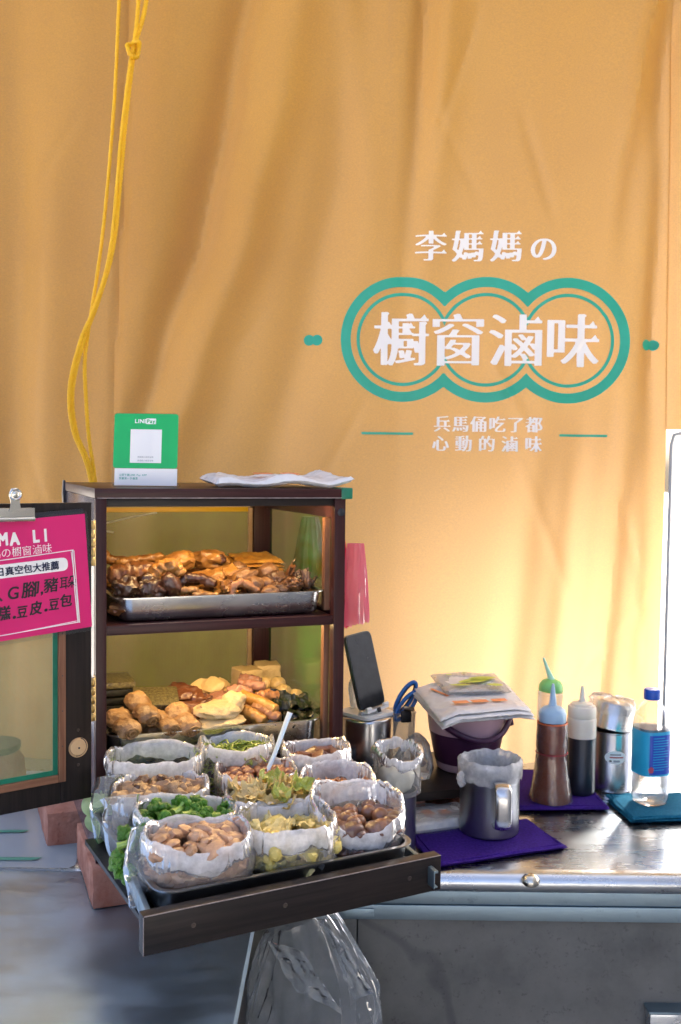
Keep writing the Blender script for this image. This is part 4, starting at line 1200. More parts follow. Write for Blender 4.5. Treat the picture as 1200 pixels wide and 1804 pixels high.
for k, ((u, v, z, s), lab) in enumerate(zip([(0.170, 0.20, 0.262, 1.0), (0.166, 0.16, 0.262, 1.1), (0.185, 0.15, 0.255, 0.9), (0.165, 0.12, 0.248, 1.15), (0.175, 0.20, 0.240, 1.1)],
        ['square dark liver slice at the back of the lower tray', 'crumpled dark liver piece in the middle of the heap', 'small dark liver piece beside the cream slices', 'long dark liver piece in front behind the rolls', 'dark liver piece underneath the square slice'])):
    fd('liver_piece', lump(80 + k, (0.027 * s, 0.018 * s, 0.011 * s), 0.40, 1.7, 4, 0.12, 6), 'liver', u, v, z, (0.2, random.uniform(-.2, .2), random.uniform(-.4, .4)), lab, 'liver', 'dark liver pieces')
for k, ((u, v, z, rx, rz), lab) in enumerate(zip([(0.208, 0.215, 0.262, 0.9, 0.2), (0.224, 0.205, 0.266, 0.9, -0.5), (0.246, 0.215, 0.262, 1.0, 0.7), (0.222, 0.16, 0.256, 0.3, 0.1), (0.220, 0.145, 0.250, 0.15, 0.0), (0.262, 0.20, 0.252, 0.4, 0.4), (0.235, 0.20, 0.250, 0.4, 0.9)],
        ['leftmost cream slice standing behind the liver', 'tallest pointed cream slice in the group', 'narrow pointed cream slice beside the tofu', 'grey oval slice lying flat in front of the cream slices', 'pale slice under the grey oval one', 'short cream slice by the pink sausages', 'cream slice hidden in the middle'])):
    fd('king_oyster_slice', lump(90 + k, (0.020, 0.015, 0.0045), 0.25, 1.5, 4), 'slice_cream' if k != 3 else 'sausage_pink', u, v, z, (rx, 0.2 * (k % 3 - 1), rz), lab, 'mushroom slice', 'cream mushroom slices')
for (u, v, z, w, rz), lab in zip([(0.297, 0.245, 0.243, 0.042, 0.22), (0.340, 0.262, 0.246, 0.044, -0.12)], ['left block of pale tofu at the back of the lower tray', 'right block of pale tofu touching the back post']):
    me = box(-w / 2, w / 2, -0.022, 0.022, 0, 0.040, 0.003, 3)
    bm = bmesh.new(); bm.from_mesh(me)
    bmesh.ops.subdivide_edges(bm, edges=list(bm.edges), cuts=3, use_grid_fill=True)
    for q in bm.verts:
        q.co += Vector((noise.noise(q.co * 90), noise.noise(q.co * 90 + Vector((5, 0, 0))), (noise.noise(q.co * 120 + Vector((0, 5, 0))) * (2.2 if q.co.z > 0.037 else 1)))) * 0.0014
    fd('tofu_block', bm, 'tofu', u, v, z, (0, 0.03, rz), lab, 'tofu', 'tofu blocks')
fd('bean_pad', lump(101, (0.040, 0.026, 0.0125), 0.20, 1.8, 4, 0.06, 7), 'bean_pad', 0.200, 0.062, 0.258, (0.25, 0.05, 0.2), 'cream layered bean curd pad on top at the front of the lower tray', 'bean curd')
fd('bean_pad', lump(103, (0.022, 0.020, 0.012), 0.30, 1.8, 4, 0.06, 7), 'bean_pad', 0.226, 0.075, 0.266, (0.3, -0.5, 0.6), 'pointed cream bean curd corner beside the large pad', 'bean curd')
fd('bean_pad', lump(104, (0.042, 0.026, 0.0085), 0.15, 1.8, 4, 0.05, 7), 'bean_pad', 0.200, 0.054, 0.242, (0.1, 0, 0.15), 'flat cream bean curd pad underneath the layered one', 'bean curd')
for k, ((u, v, z, ln, rz), lab) in enumerate(zip([(0.283, 0.165, 0.268, 0.050, -0.5), (0.258, 0.150, 0.262, 0.045, -0.3), (0.288, 0.19, 0.272, 0.040, -0.6), (0.300, 0.130, 0.256, 0.045, 0.2)],
        ['pink speckled sausage lying highest in front of the tofu', 'pink sausage left of the highest one', 'short pink sausage leaning on the tofu', 'brown sausage above the seaweed'])):
    fd('sausage', bent([(-ln / 2, 0, 0), (0, 0, 0.003), (ln / 2, 0, 0)], 0.0090, seed=30 + k, amp=0.12), 'sausage_pink' if k < 3 else 'sausage', u, v, z, (0, 0.1, rz), lab, 'sausage', 'short sausages')
for k, ((u, v, z, ln, rz), lab) in enumerate(zip([(0.276, 0.100, 0.254, 0.078, -0.85), (0.258, 0.072, 0.240, 0.050, -0.8), (0.284, 0.082, 0.240, 0.055, -0.75)],
        ['long shiny golden roll slanting towards the seaweed', 'golden roll under the bean curd pad', 'brown roll below the long golden one'])):
    fd('golden_roll', bent([(-ln / 2, 0, 0.004), (0, 0, 0.003), (ln / 2, 0, -0.004)], 0.0105, seed=40 + k, amp=0.05), 'gold_roll' if k < 2 else 'sausage', u, v, z, (0, 0.15, rz), lab, 'roll', 'golden rolls')
for k, ((u, v, z), lab) in enumerate(zip([(0.318, 0.200, 0.262), (0.337, 0.185, 0.264), (0.338, 0.155, 0.257), (0.358, 0.150, 0.248), (0.318, 0.150, 0.250)],
        ['round yellow fish ball below the left tofu block', 'round yellow fish ball below the right tofu block', 'largest yellow fish ball in front', 'separate yellow fish ball farthest right above the seaweed', 'yellow fish ball half behind the brown sausage'])):
    fd('fish_ball', lump(110 + k, (0.0145, 0.0140, 0.0135), 0.06, 2, 4), 'fish_egg', u, v, z, (0, 0, k), lab, 'fish ball', 'yellow fish balls')
for k, ((u, v, z, w, d, rx, rz), lab) in enumerate(zip([(0.325, 0.100, 0.236, 0.085, 0.07, 0.25, -0.3), (0.345, 0.085, 0.240, 0.060, 0.06, 0.45, 0.5), (0.335, 0.110, 0.246, 0.070, 0.05, 0.15, -0.1), (0.310, 0.070, 0.228, 0.060, 0.05, 0.30, -0.7)],
        ['broad sheet of glossy dark kelp at the lower tray right', 'curled dark kelp sheet against the right stile', 'flat dark kelp sheet under the fish balls', 'dark kelp knot at the front of the lower tray'])):
    fd('kelp', fold_sheet(w, d, 0.014, 50 + k, 0.002, 0.014), 'seaweed', u, v, z, (rx, 0.1, rz), lab, 'kelp', 'dark kelp sheets')
for i in range(22):
    u = 0.05 + 0.28 * ((i * 0.618) % 1); v = 0.05 + 0.22 * i / 22
    fd('braised_piece', bed[i % 6], 'tofu_skin' if u < .19 else 'sausage', u, v, 0.212 + 0.012 * (i % 3), (random.uniform(-.5, .5), random.uniform(-.5, .5), random.uniform(0, 6)), 'brown piece deep under the food in the lower tray', 'braised food', 'pieces low in the lower tray')

# ------------------------------------------------------------------ open bags in the drawer
def sup(a, n=2.7):
    c, s = math.cos(a), math.sin(a)
    return math.copysign(abs(c) ** (2 / n), c), math.copysign(abs(s) ** (2 / n), s)

def open_bag(label, pos, rz, lx, ly, h, seed, cuff_h=0.024, bulge=1.04, tilt=0.0, droop=0.0, ears=0.008, group='open bags of food in the drawer', name='open_bag'):
    root = thing(name, label, 'bag', pos, rz, group)
    N = 96
    NC = 168
    def rimz(a):
        return h + 0.008 * (0.5 + noise.noise((seed * 3, 1, 1))) * max(0, math.cos(a - 0.25)) ** 10 + 0.008 * (0.5 + noise.noise((seed * 3, 5, 1))) * max(0, -math.cos(a + 0.3)) ** 10 + ears * noise.noise((math.cos(a) * 1.6 + seed, math.sin(a) * 1.6, seed * 1.3)) + 0.5 * ears * noise.noise((math.cos(a) * 4 + seed, math.sin(a) * 4, 2)) + tilt * math.sin(a) - droop * max(0, -math.sin(a)) ** 2
    def rad(a, t):
        x, y = sup(a)
        k = 1 + 0.05 * noise.noise((math.cos(a) * 1.8 + seed, math.sin(a) * 1.8, 7 + t)) 
        w = 0.012 * abs(noise.noise((math.cos(a) * 7 + seed, math.sin(a) * 7, t * 3)))
        return x * lx / 2 * (k - w * 3), y * ly / 2 * (k - w * 3)
    rings = []
    prof = [(0.0, 0.50, 0.002), (0.02, 0.80, 0.0), (0.10, 0.98, 0), (0.30, bulge, 0), (0.55, bulge, 0), (0.72, 1.0, 0), (0.84, 0.95, 0), (0.92, 0.93, 0), (0.97, 0.93, 0)]
    for t, k, _ in prof:
        ring = []
        for j in range(N):
            a = 2 * math.pi * j / N
            x, y = rad(a, t)
            cr = 1 + (0.035 * noise.noise((math.cos(a) * 6 + seed, math.sin(a) * 6, t * 7)) if t > 0.02 else 0)
            ring.append((x * k * cr, y * k * cr, rimz(a) * t))
        rings.append(ring)
    obj('film_body', loft(rings, True, False), M['film'], root)
    # cuff: the mouth of the bag folded outwards into a creased skirt
    rings = []
    CP = [(-0.0040, -1.15), (-0.0034, -0.7), (-0.0026, -0.25), (-0.0008, -0.06), (0.0010, 0.0), (0.0028, -0.06), (0.0042, -0.22), (0.0050, -0.45), (0.0052, -0.70), (0.0046, -0.90), (0.0030, -1.0), (0.0010, -0.98)]
    for o, dz in CP:
        ring = []
        out = max(0.0, -dz)
        for j in range(NC):
            a = 2 * math.pi * j / NC
            x, y = rad(a, 0.95)
            nx, ny = x / (lx / 2) ** 2, y / (ly / 2) ** 2
            q = math.hypot(nx, ny) or 1
            nx, ny = nx / q, ny / q
            ca, sa = math.cos(a), math.sin(a)
            ch = cuff_h * (1 + 0.55 * noise.noise((ca * 2 + seed, sa * 2, 11)) + 0.10 * noise.noise((ca * 9 + seed, sa * 9, 3)))
            cr = 0.0020 * noise.noise((ca * 5 + seed, sa * 5, dz * 1.2)) + 0.0016 * (0.5 - abs(noise.noise((ca * 13 + seed, sa * 13, dz * 0.9 + o * 90)))) + 0.0009 * noise.noise((ca * 30 + seed, sa * 30, dz * 2))
            cr *= 0.35 + 0.7 * out
            zz = rimz(a) + dz * ch + 0.0016 * noise.noise((ca * 11 + seed, sa * 11, 8))
            ring.append((x * 0.965 + nx * (o + cr), y * 0.965 + ny * (o + cr), zz))
        rings.append(ring)
    me = loft(rings, False, False)
    obj('cuff', me, M['cuff'], root)
    return root

def fill(bag_pos, rz, lx, ly, h, meshes, mats, n_top, n_side, label, cat, group, name, seed, depth=0.026, mound=0.008, tiltr=0.6, side_label=None, scl=(0.9, 1.15)):
    rnd = random.Random(seed)
    c, s = math.cos(rz), math.sin(rz)
    spots = []
    k = 0
    while len(spots) < n_top and k < 4000:
        k += 1
        x, y = rnd.uniform(-1, 1), rnd.uniform(-1, 1)
        if abs(x) ** 2.7 + abs(y) ** 2.7 > 0.66: continue
        md = 0.40 / math.sqrt(n_top)
        if any((x - a) ** 2 + (y - b) ** 2 < (2.6 * md) ** 2 for a, b, _, _ in spots) and k < 2500: continue
        spots.append((x, y, h - depth + 0.006 + mound * (1 - x * x - y * y) + rnd.uniform(-.003, .003), 'top'))
    for i in range(n_side):
        a = 2 * math.pi * (i * 0.618 % 1)
        x, y = sup(a)
        t = 0.08 + 0.52 * ((i * 0.37) % 1)
        spots.append((x * 0.90, y * 0.88, h * t, 'side'))
    for x, y, z, w in spots:
        lxp, lyp = (x * lx / 2, y * ly / 2) if w == 'top' else (x * (lx / 2 - 0.008), y * (ly / 2 - 0.008))
        o = obj(name, rnd.choice(meshes), None, None, (bag_pos[0] + lxp * c - lyp * s, bag_pos[1] + lxp * s + lyp * c, bag_pos[2] + z),
                (rnd.uniform(-tiltr, tiltr), rnd.uniform(-tiltr, tiltr), rnd.uniform(0, 6.28)))
        f = rnd.uniform(*scl)
        o.scale = (f, f, f)
        tag(o, label if not (n_top and n_side) else label + (' on top' if w == 'top' else ' low against the film'), cat, group)

def withmat(meshes, mat):
    for m_ in meshes:
        m_.materials.clear()
        m_.materials.append(M[mat])
    return meshes

def chunk(seed, r, ln, amp=0.2):
    return bent([(-ln / 2, 0, 0), (0, 0, ln * 0.06), (ln / 2, 0, 0)], r, 10, 12, seed, amp)

ZB = 0.1195
BAGS = {}
def bag(key, label, u, v, zc, lx, ly, seed, rz=0.25, zb=ZB, **kw):
    p = L(u, v, zb)
    pos = (p.x, p.y, zb)
    h = zc - zb
    open_bag(label, pos, rz, lx, ly, h, seed, **kw)
    BAGS[key] = (pos, rz, lx, ly, h)
    return BAGS[key]

# cucumber
b = bag('cucumber', 'open bag of cucumber slices at the rear left of the drawer', 0.082, -0.020, 0.224, 0.140, 0.086, 1.0, 0.16, tilt=0.004)
def cuc_slice(seed):
    me = lathe([(0.0175, -0.0017), (0.0188, -0.0008), (0.0188, 0.0008), (0.0175, 0.0017)], 24)
    return me
cm = withmat([cuc_slice(1)], 'cuc_flesh')[0]
cm.materials.append(M['cuc_skin'])
for pl in cm.polygons:
    if abs(pl.normal.z) < 0.5: pl.material_index = 1
fill(*b, [cm], None, 14, 40, 'pale green cucumber slice in the rear left bag', 'cucumber slice', 'cucumber slices', 'cucumber_slice', 3, depth=0.052, tiltr=1.2, scl=(0.85, 1.05))
fill((b[0][0] - 0.062, b[0][1] - 0.03, b[0][2] - 0.015), 0.2, 0.05, 0.07, 0.07, [cm], None, 6, 8, 'cucumber slice in the bag corner hanging past the drawer side', 'cucumber slice', 'cucumber slices over the drawer side', 'cucumber_slice', 4, depth=0.03, tiltr=1.3, scl=(0.8, 1.0))
# shredded greens (a tangle nobody could count)
b = bag('greens', 'open bag of shredded green vegetables at the rear middle of the drawer', 0.208, -0.012, 0.228, 0.112, 0.080, 2.0, 0.12)
rnd = random.Random(8)
parts = []
for i in range(150):
    x, y = rnd.uniform(-.044, .044), rnd.uniform(-.027, .027)
    z = b[4] - 0.018 + rnd.uniform(-.006, .008)
    a = rnd.uniform(0, 6.28)
    ln = rnd.uniform(.012, .030)
    parts.append(tube([(x, y, z), (x + ln * .5 * math.cos(a), y + ln * .5 * math.sin(a), z + rnd.uniform(0, .008)), (x + ln * math.cos(a + .6), y + ln * math.sin(a + .6), z - .002)], 0.0013, 5, 5))
for i in range(120):
    a = rnd.uniform(0, 6.28)
    x, y = sup(a)
    x *= .050; y *= .035
    z = rnd.uniform(.012, b[4] - .03)
    parts.append(tube([(x, y, z), (x * .96 + rnd.uniform(-.01, .01), y * .96 + rnd.uniform(-.01, .01), z + .008), (x + rnd.uniform(-.012, .012), y * .98, z + .012)], 0.0014, 5, 4))
sg = obj('shredded_greens', join(*parts), M['greens'], None, b[0], (0, 0, b[1]))
tag(sg, 'tangle of shredded yellow green vegetable strips in the rear middle bag', 'shredded greens', kind='stuff')
# dark tofu cubes
b = bag('dark_tofu', 'open bag of dark brown tofu cubes at the rear right of the drawer', 0.326, -0.045, 0.217, 0.102, 0.084, 3.0, 0.2)
fill(*b, withmat([box(-.011, .011, -.010, .010, -.008, .008, .002) for _ in range(2)], 'dark_tofu'), None, 16, 20, 'dark brown tofu cube in the rear right bag', 'tofu cube', 'dark tofu cubes', 'tofu_cube', 5, depth=0.030)
# peanuts and a spoon
b = bag('peanut', 'open bag of brown peanuts holding a white spoon', 0.221, -0.084, 0.206, 0.118, 0.088, 4.0, 0.30, droop=0.006)
fill(*b, withmat([lump(120 + k, (0.0085, 0.0066, 0.0064), 0.10, 1.8, 3) for k in range(4)], 'peanut'), None, 56, 34, 'glossy brown peanut in the bag with the white spoon', 'peanut', 'peanuts', 'peanut', 6, depth=0.021, mound=0.007)
sp_ = thing('spoon', 'white plastic spoon standing in the bag of peanuts', 'spoon', (b[0][0] + 0.012, b[0][1] - 0.004, 0.196), 0.2)
obj('handle', tube([(0, 0, 0), (0.014, 0.004, 0.030), (0.030, 0.010, 0.070), (0.0375, 0.013, 0.088)], lambda t: 0.0050 + 0.0022 * t, 12, 20, 0.42), M['spoon'], sp_)
obj('bowl', xf(lump(3, (0.011, 0.006, 0.015), 0.02, 1, 3), Matrix.Translation((-0.004, 0, -0.012))), M['spoon'], sp_)
# dried tofu sticks and mushrooms
b = bag('dried', 'open bag of beige dried tofu sticks and mushrooms on the left of the drawer', 0.076, -0.104, 0.202, 0.130, 0.092, 5.0, 0.22)
fill(*b, withmat([chunk(130 + k, 0.0075 + 0.001 * (k % 3), 0.032 + 0.006 * (k % 2), 0.22) for k in range(5)], 'dried_tofu'), None, 26, 30, 'beige dried tofu stick in the left bag', 'tofu stick', 'dried tofu sticks', 'tofu_stick', 7, depth=0.026, mound=0.012)
fill(*b, withmat([lump(140 + k, (0.010, 0.009, 0.006), 0.35, 2, 3, 0.1) for k in range(2)], 'mush_dark'), None, 5, 0, 'dark mushroom among the beige tofu sticks', 'mushroom', 'dark mushrooms in the tofu stick bag', 'mushroom', 17, depth=0.016, mound=0.012)
# orange squid-like slices
b = bag('slices', 'open bag of orange brown slices in the right row of the drawer', 0.328, -0.134, 0.197, 0.108, 0.086, 6.0, 0.3, tilt=0.008)
fill(*b, withmat([fold_sheet(0.026, 0.012, 0.004, 60 + k, 0.004, 0.006) for k in range(3)], 'orange_slice'), None, 18, 18, 'orange brown slice in the right row bag', 'slice', 'orange brown slices', 'orange_slice', 9, depth=0.028)
# pickled cabbage
b = bag('cabbage', 'open bag of pale yellow pickled cabbage in the middle of the drawer', 0.213, -0.172, 0.198, 0.122, 0.094, 7.0, 0.2, ears=0.008, zb=0.1240)
fill(*b, withmat([fold_sheet(0.036, 0.024, 0.010, 70 + k, 0.0022, 0.022) for k in range(5)], 'cabbage'), None, 20, 18, 'pale yellow strip of pickled cabbage', 'cabbage', 'pickled cabbage strips', 'cabbage_strip', 10, depth=0.020, mound=0.016, tiltr=0.8)
fill(*b, withmat([fold_sheet(0.030, 0.026, 0.012, 80 + k, 0.0018, 0.028) for k in range(2)], 'cabbage_leaf'), None, 4, 0, 'green leaf tip on the pickled cabbage', 'cabbage', 'green cabbage leaf tips', 'cabbage_leaf', 11, depth=0.008, mound=0.010)
# quail eggs over mushrooms
b = bag('eggs', 'tall clear open bag of brown quail eggs and dark mushrooms at the drawer right', 0.312, -0.246, 0.201, 0.122, 0.104, 8.0, 0.42, tilt=0.014, droop=0.010, ears=0.010, zb=0.1320)
fill(*b, withmat([lump(150, (0.0115, 0.0105, 0.0105), 0.03, 1.4, 3)], 'quail'), None, 18, 0, 'shiny brown quail egg in the tall clear bag', 'quail egg', 'brown quail eggs', 'quail_egg', 12, depth=0.036, mound=0.006)
fill(*b, withmat([lump(160 + k, (0.017, 0.015, 0.012), 0.22, 1.7, 3, 0.08) for k in range(4)], 'shiitake'), None, 0, 50, 'glossy dark brown mushroom low in the tall clear bag', 'mushroom', 'dark mushrooms under the quail eggs', 'mushroom', 13)
# broccoli
b = bag('broccoli', 'open bag of bright green broccoli in the left row of the drawer', 0.092, -0.190, 0.198, 0.132, 0.094, 9.0, 0.2, zb=0.1260)
def floret(seed):
    stem = tube([(0, 0, -0.012), (0.001, 0, -0.002), (0, 0.001, 0.006)], lambda t: 0.0052 - 0.001 * t, 8, 6)
    arms = [tube([(0, 0, 0), (0.007 * math.cos(a), 0.007 * math.sin(a), 0.008)], 0.0026, 6) for a in (0.4, 2.3, 4.4)]
    st_ = join(stem, *arms)
    n0 = len(st_.polygons)
    hd = []
    rr = random.Random(seed)
    for q in range(13):
        a = q * 2.4
        r_ = 0.0105 * math.sqrt(q / 13)
        hd.append(xf(lump(seed * 20 + q, (0.0052, 0.0052, 0.0045), 0.25, 3, 2, 0.35, 11), Matrix.Translation((r_ * math.cos(a), r_ * math.sin(a), 0.0125 - r_ * r_ * 45 + rr.uniform(-.001, .001)))))
    me = join(st_, *hd)
    me.materials.append(M['broc_stem']); me.materials.append(M['broc_head'])
    me.polygons.foreach_set('material_index', [0 if i < n0 else 1 for i in range(len(me.polygons))])
    return me
fl = [floret(k) for k in range(4)]
fill(*b, fl, None, 18, 22, 'bright green broccoli floret in the left row bag', 'broccoli', 'broccoli florets', 'broccoli_floret', 14, depth=0.022, mound=0.008, tiltr=1.5)
fill((b[0][0] - 0.052, b[0][1] - 0.050, b[0][2] - 0.006), 0.2, 0.06, 0.06, 0.07, fl, None, 5, 8, 'broccoli floret in the bag corner beside the drawer slide', 'broccoli', 'broccoli florets over the drawer side', 'broccoli_floret', 15, depth=0.03, tiltr=1.4)
# baby corn and bamboo
b = bag('corn', 'large open bag of yellow baby corn at the front middle of the drawer', 0.208, -0.266, 0.201, 0.124, 0.112, 10.0, 0.24, ears=0.010, cuff_h=0.03, droop=0.008, zb=0.1360)
fill(*b, withmat([bent([(-0.022, 0, 0), (0, 0, 0.002), (0.024, 0, 0)], 0.0082, 12, 18, 170 + k, 0.10, 1.0, 420) for k in range(3)], 'corn'), None, 6, 34, 'yellow baby corn in the front middle bag', 'baby corn', 'baby corn cobs', 'baby_corn', 16, depth=0.044, tiltr=0.5)
fill(*b, withmat([fold_sheet(0.034, 0.022, 0.006, 90 + k, 0.006, 0.008) for k in range(3)], 'bamboo'), None, 12, 26, 'pale yellow bamboo slice among the baby corn', 'bamboo slice', 'bamboo slices', 'bamboo_slice', 18, depth=0.040, tiltr=0.9)
# chicken pieces
b = bag('chicken', 'open bag of tan chicken pieces at the front left of the drawer', 0.084, -0.285, 0.203, 0.130, 0.098, 11.0, 0.22, bulge=1.10, droop=0.008, cuff_h=0.028, zb=0.1360)
fill(*b, withmat([lump(180 + k, (0.014, 0.010, 0.008), 0.40, 1.5, 3, 0.06) for k in range(6)], 'chicken'), None, 34, 110, 'tan chicken piece in the front left bag', 'chicken piece', 'chicken pieces', 'chicken_piece', 19, depth=0.026, mound=0.010)

# loose bag corners that stick out past the drawer on the left
def bag_corner(label, pts, w0, w1, seed, mat='film'):
    path = smooth_path(pts, 18)
    rings = []
    for i, p in enumerate(path):
        t = i / 18
        w = w0 + (w1 - w0) * t
        th = 0.012 * (1 - t) + 0.0015
        ring = []
        for j in range(20):
            a = 2 * math.pi * j / 20
            k = 1 + 0.25 * noise.noise((math.cos(a) * 2 + seed, math.sin(a) * 2, t * 4))
            ring.append((p.x + w * math.cos(a) * k * 0.9, p.y + th * math.sin(a) * k, p.z + w * 0.25 * math.cos(a + 1) * k))
        rings.append(ring)
    o = obj('bag_corner', loft(rings), M[mat], None)
    return tag(o, label, 'bag corner', 'bag corners over the drawer side')
for lab, a, b_, w0, w1, sd_ in (
        ('clear bag corner with cucumber hanging beside the cabinet stile', L(0.012, -0.05, 0.205), L(-0.004, -0.062, 0.120), 0.020, 0.006, 1.5),
        ('clear bag corner of the tofu stick bag over the drawer slide', L(0.016, -0.145, 0.205), L(0.012, -0.170, 0.118), 0.030, 0.010, 2.5),
        ('greenish bag corner of the broccoli bag over the drawer slide', L(0.030, -0.250, 0.200), L(0.012, -0.290, 0.118), 0.026, 0.010, 3.5)):
    bag_corner(lab, [a, a * 0.5 + b_ * 0.5 + Vector((-0.006, -0.004, 0.004)), b_], w0, w1, sd_)

# cup with a bag of starch, right of the drawer
cu = thing('dark_cup', 'dark steel cup standing on the counter right of the drawer', 'cup', (0.100, 1.640, 0.0))
obj('cup_body', lathe([(0.030, 0.0), (0.0325, 0.002), (0.0325, 0.108), (0.0338, 0.110), (0.0316, 0.110), (0.0312, 0.004)], 40, True, True), M['mug'], cu)
open_bag('clear bag of white starch folded over the dark cup', (0.100, 1.640, 0.0985), 0.5, 0.074, 0.074, 0.078, 21.0, cuff_h=0.016, bulge=1.0, tilt=0.008, ears=0.008, group=None, name='starch_bag')
stc = lump(200, (0.0310, 0.0310, 0.026), 0.10, 1.5, 4, 0.05, 6)
tag(obj('starch_lump', stc, M['starch'], None, (0.098, 1.640, 0.128)), 'white starch lump inside the bag on the dark cup', 'starch')

# ------------------------------------------------------------------ on top of the cabinet
ac = thing('payment_stand', 'green and white acrylic payment stand on top of the cabinet', 'sign stand', L(0.0855, 0.085, 0.6125), CA - 0.34)
lean = R(9)
def AP(x, z, y=0.0):  # point on the leaning plate
    return (x, y * math.cos(lean) + z * math.sin(lean), z * math.cos(lean) - y * math.sin(lean))
def aplate(x0, x1, z0, z1, y0, y1, r=0.0):
    poly = rounded([(x0, z0, 0), (x1, z0, 0), (x1, z1, 0), (x0, z1, 0)], r) if r else [Vector((x0, z0, 0)), Vector((x1, z0, 0)), Vector((x1, z1, 0)), Vector((x0, z1, 0))]
    return loft([[AP(p[0], p[1], d) for p in poly] for d in (y0, y1)])
obj('acrylic_plate', aplate(-0.051, 0.051, 0.0, 0.116, 0.0, 0.003, 0.006), M['acrylic'], ac)
obj('acrylic_foot', box(-0.051, 0.051, 0.004, 0.036, 0.0, 0.003, 0.001), M['acrylic'], ac)
M['pay_green'] = pm('payment_green', (0.0, 0.42, 0.095), rough=0.28)
obj('green_field', aplate(-0.0498, 0.0498, 0.0285, 0.1150, -0.0006, -0.0001, 0.005), M['pay_green'], ac, smooth=False)
obj('white_field', aplate(-0.0470, 0.0498, 0.0015, 0.0282, -0.0006, -0.0001), M['print_white'], ac, smooth=False)
obj('white_card', aplate(-0.0240, 0.0245, 0.0370, 0.0900, -0.0012, -0.0007), M['print_white'], ac, smooth=False)
obj('name_box', aplate(-0.0005, 0.0150, 0.0985, 0.1075, -0.0012, -0.0007, 0.0012), M['print_white'], ac, smooth=False)
lettering('word', 'LINE', ac, M['print_white'], lambda x, y: AP(-0.0180 + x, 0.1000 + y, -0.0012), 0.0086, res=40, tx=0.035, ty=-0.03, each=False)
lettering('word', 'Pay', ac, M['pay_green'], lambda x, y: AP(0.0008 + x, 0.1002 + y, -0.0016), 0.0080, res=40, tx=0.025, ty=-0.02, each=False)
lettering('small_print', '李媽媽の櫥窗滷味', ac, M['print_grey'], lambda x, y: AP(-0.0125 + x, 0.0450 + y, -0.0016), 0.0031, res=18, each=False)
lettering('small_print', '李媽媽の櫥窗滷味', ac, M['print_grey'], lambda x, y: AP(-0.0125 + x, 0.0395 + y, -0.0016), 0.0031, res=18, each=False)
lettering('small_print', '立即下載LINE Pay APP', ac, M['print_mint'], lambda x, y: AP(-0.0400 + x, 0.0165 + y, -0.0010), 0.0040, res=20, tx=0.02, each=False)
lettering('small_print', '掌握第一手優惠', ac, M['print_mint'], lambda x, y: AP(-0.0400 + x, 0.0110 + y, -0.0010), 0.0040, res=20, tx=0.02, each=False)

def flat_bag(name, label, corners, thick, mat, wob, seed, group=None, freq=22, lift=None, cat='plastic bags'):
    o = obj(name, crumple(slab(corners, thick, 48, 42, wob, freq, seed, 0.012, lift), 0.0013, 85, seed), mat)
    return tag(o, label, cat, group)
tb = flat_bag('bag_bundle', 'bundle of white plastic bags with orange print lying on top of the cabinet', [L(0.185, 0.03, 0.6128), L(0.405, 0.004, 0.6128), L(0.400, 0.17, 0.6128), L(0.200, 0.20, 0.6128)], 0.011, M['bag_white'], 0.010, 3, freq=16,
              lift=lambda u, v: 0.009 * max(0, math.sin(3.14 * min(1, u * 1.25))) * (0.5 + 0.5 * math.sin(9 * u + 2)) + 0.010 * max(0, u - 0.86) / 0.14 + 0.006 * v)
for k, (a, b_) in enumerate(((0.255, 0.060), (0.298, 0.050))):
    q = L(a, b_, 0.6128)
    obj('printed_mark', slab([q, q + Vector((0.030, 0.012, 0)), q + Vector((0.022, 0.034, 0.002)), q + Vector((-0.006, 0.024, 0.002))], 0.001, 12, 8, 0.002, 60, k, 0.001), M['print_orange'], tb, (0, 0, 0.0205))

# pink bags hanging on the cabinet's right side
def hanging(name, label, x, y, z0, z1, w0, w1, seed, mat, group, ragged=0.006, dep=0.35, cat='plastic bag'):
    rings = []
    N = 72
    for i in range(31):
        t = i / 30
        z = z0 + (z1 - z0) * t
        w = w0 + (w1 - w0) * (t ** 0.8)
        ring = []
        for j in range(N):
            a = 2 * math.pi * j / N
            k = 1 + 0.22 * noise.noise((math.cos(a) * 3 + seed, math.sin(a) * 3, t * 1.2)) + 0.16 * abs(noise.noise((math.cos(a) * 8 + seed, math.sin(a) * 8, t * 1.0)))
            zz = z + (ragged * noise.noise((math.cos(a) * 9 + seed, math.sin(a) * 9, 3)) + ragged * 0.9 * math.cos(a)) * t ** 3
            ring.append((x + w * k * math.cos(a) * (1 - dep * 0.3), y + w * dep * k * math.sin(a), zz))
        rings.append(ring)
    o = obj(name, loft(rings, True, False), mat)
    return tag(o, label, cat, group)
p = L(0.400, 0.14, 0)
hanging('pink_bag', 'bright pink plastic bag bunch hanging against the right side of the cabinet', p.x + 0.024, p.y, 0.524, 0.366, 0.016, 0.026, 2.0, M['film_pink'], 'pink bags on the cabinet side', 0.005)
hanging('pale_pink_bag', 'pale pink plastic bag hanging in front of the bright pink bunch', p.x + 0.058, p.y - 0.010, 0.516, 0.376, 0.014, 0.026, 6.0, M['film_pale_pink'], 'pink bags on the cabinet side', 0.005)

q = L(0.402, 0.245, 0)
hanging('printed_bag_bunch', 'white bag bunch with orange and red print seen through the side screen', q.x + 0.012, q.y, 0.555, 0.440, 0.016, 0.040, 4.0, M['film_orange'], None, 0.010, 0.5)
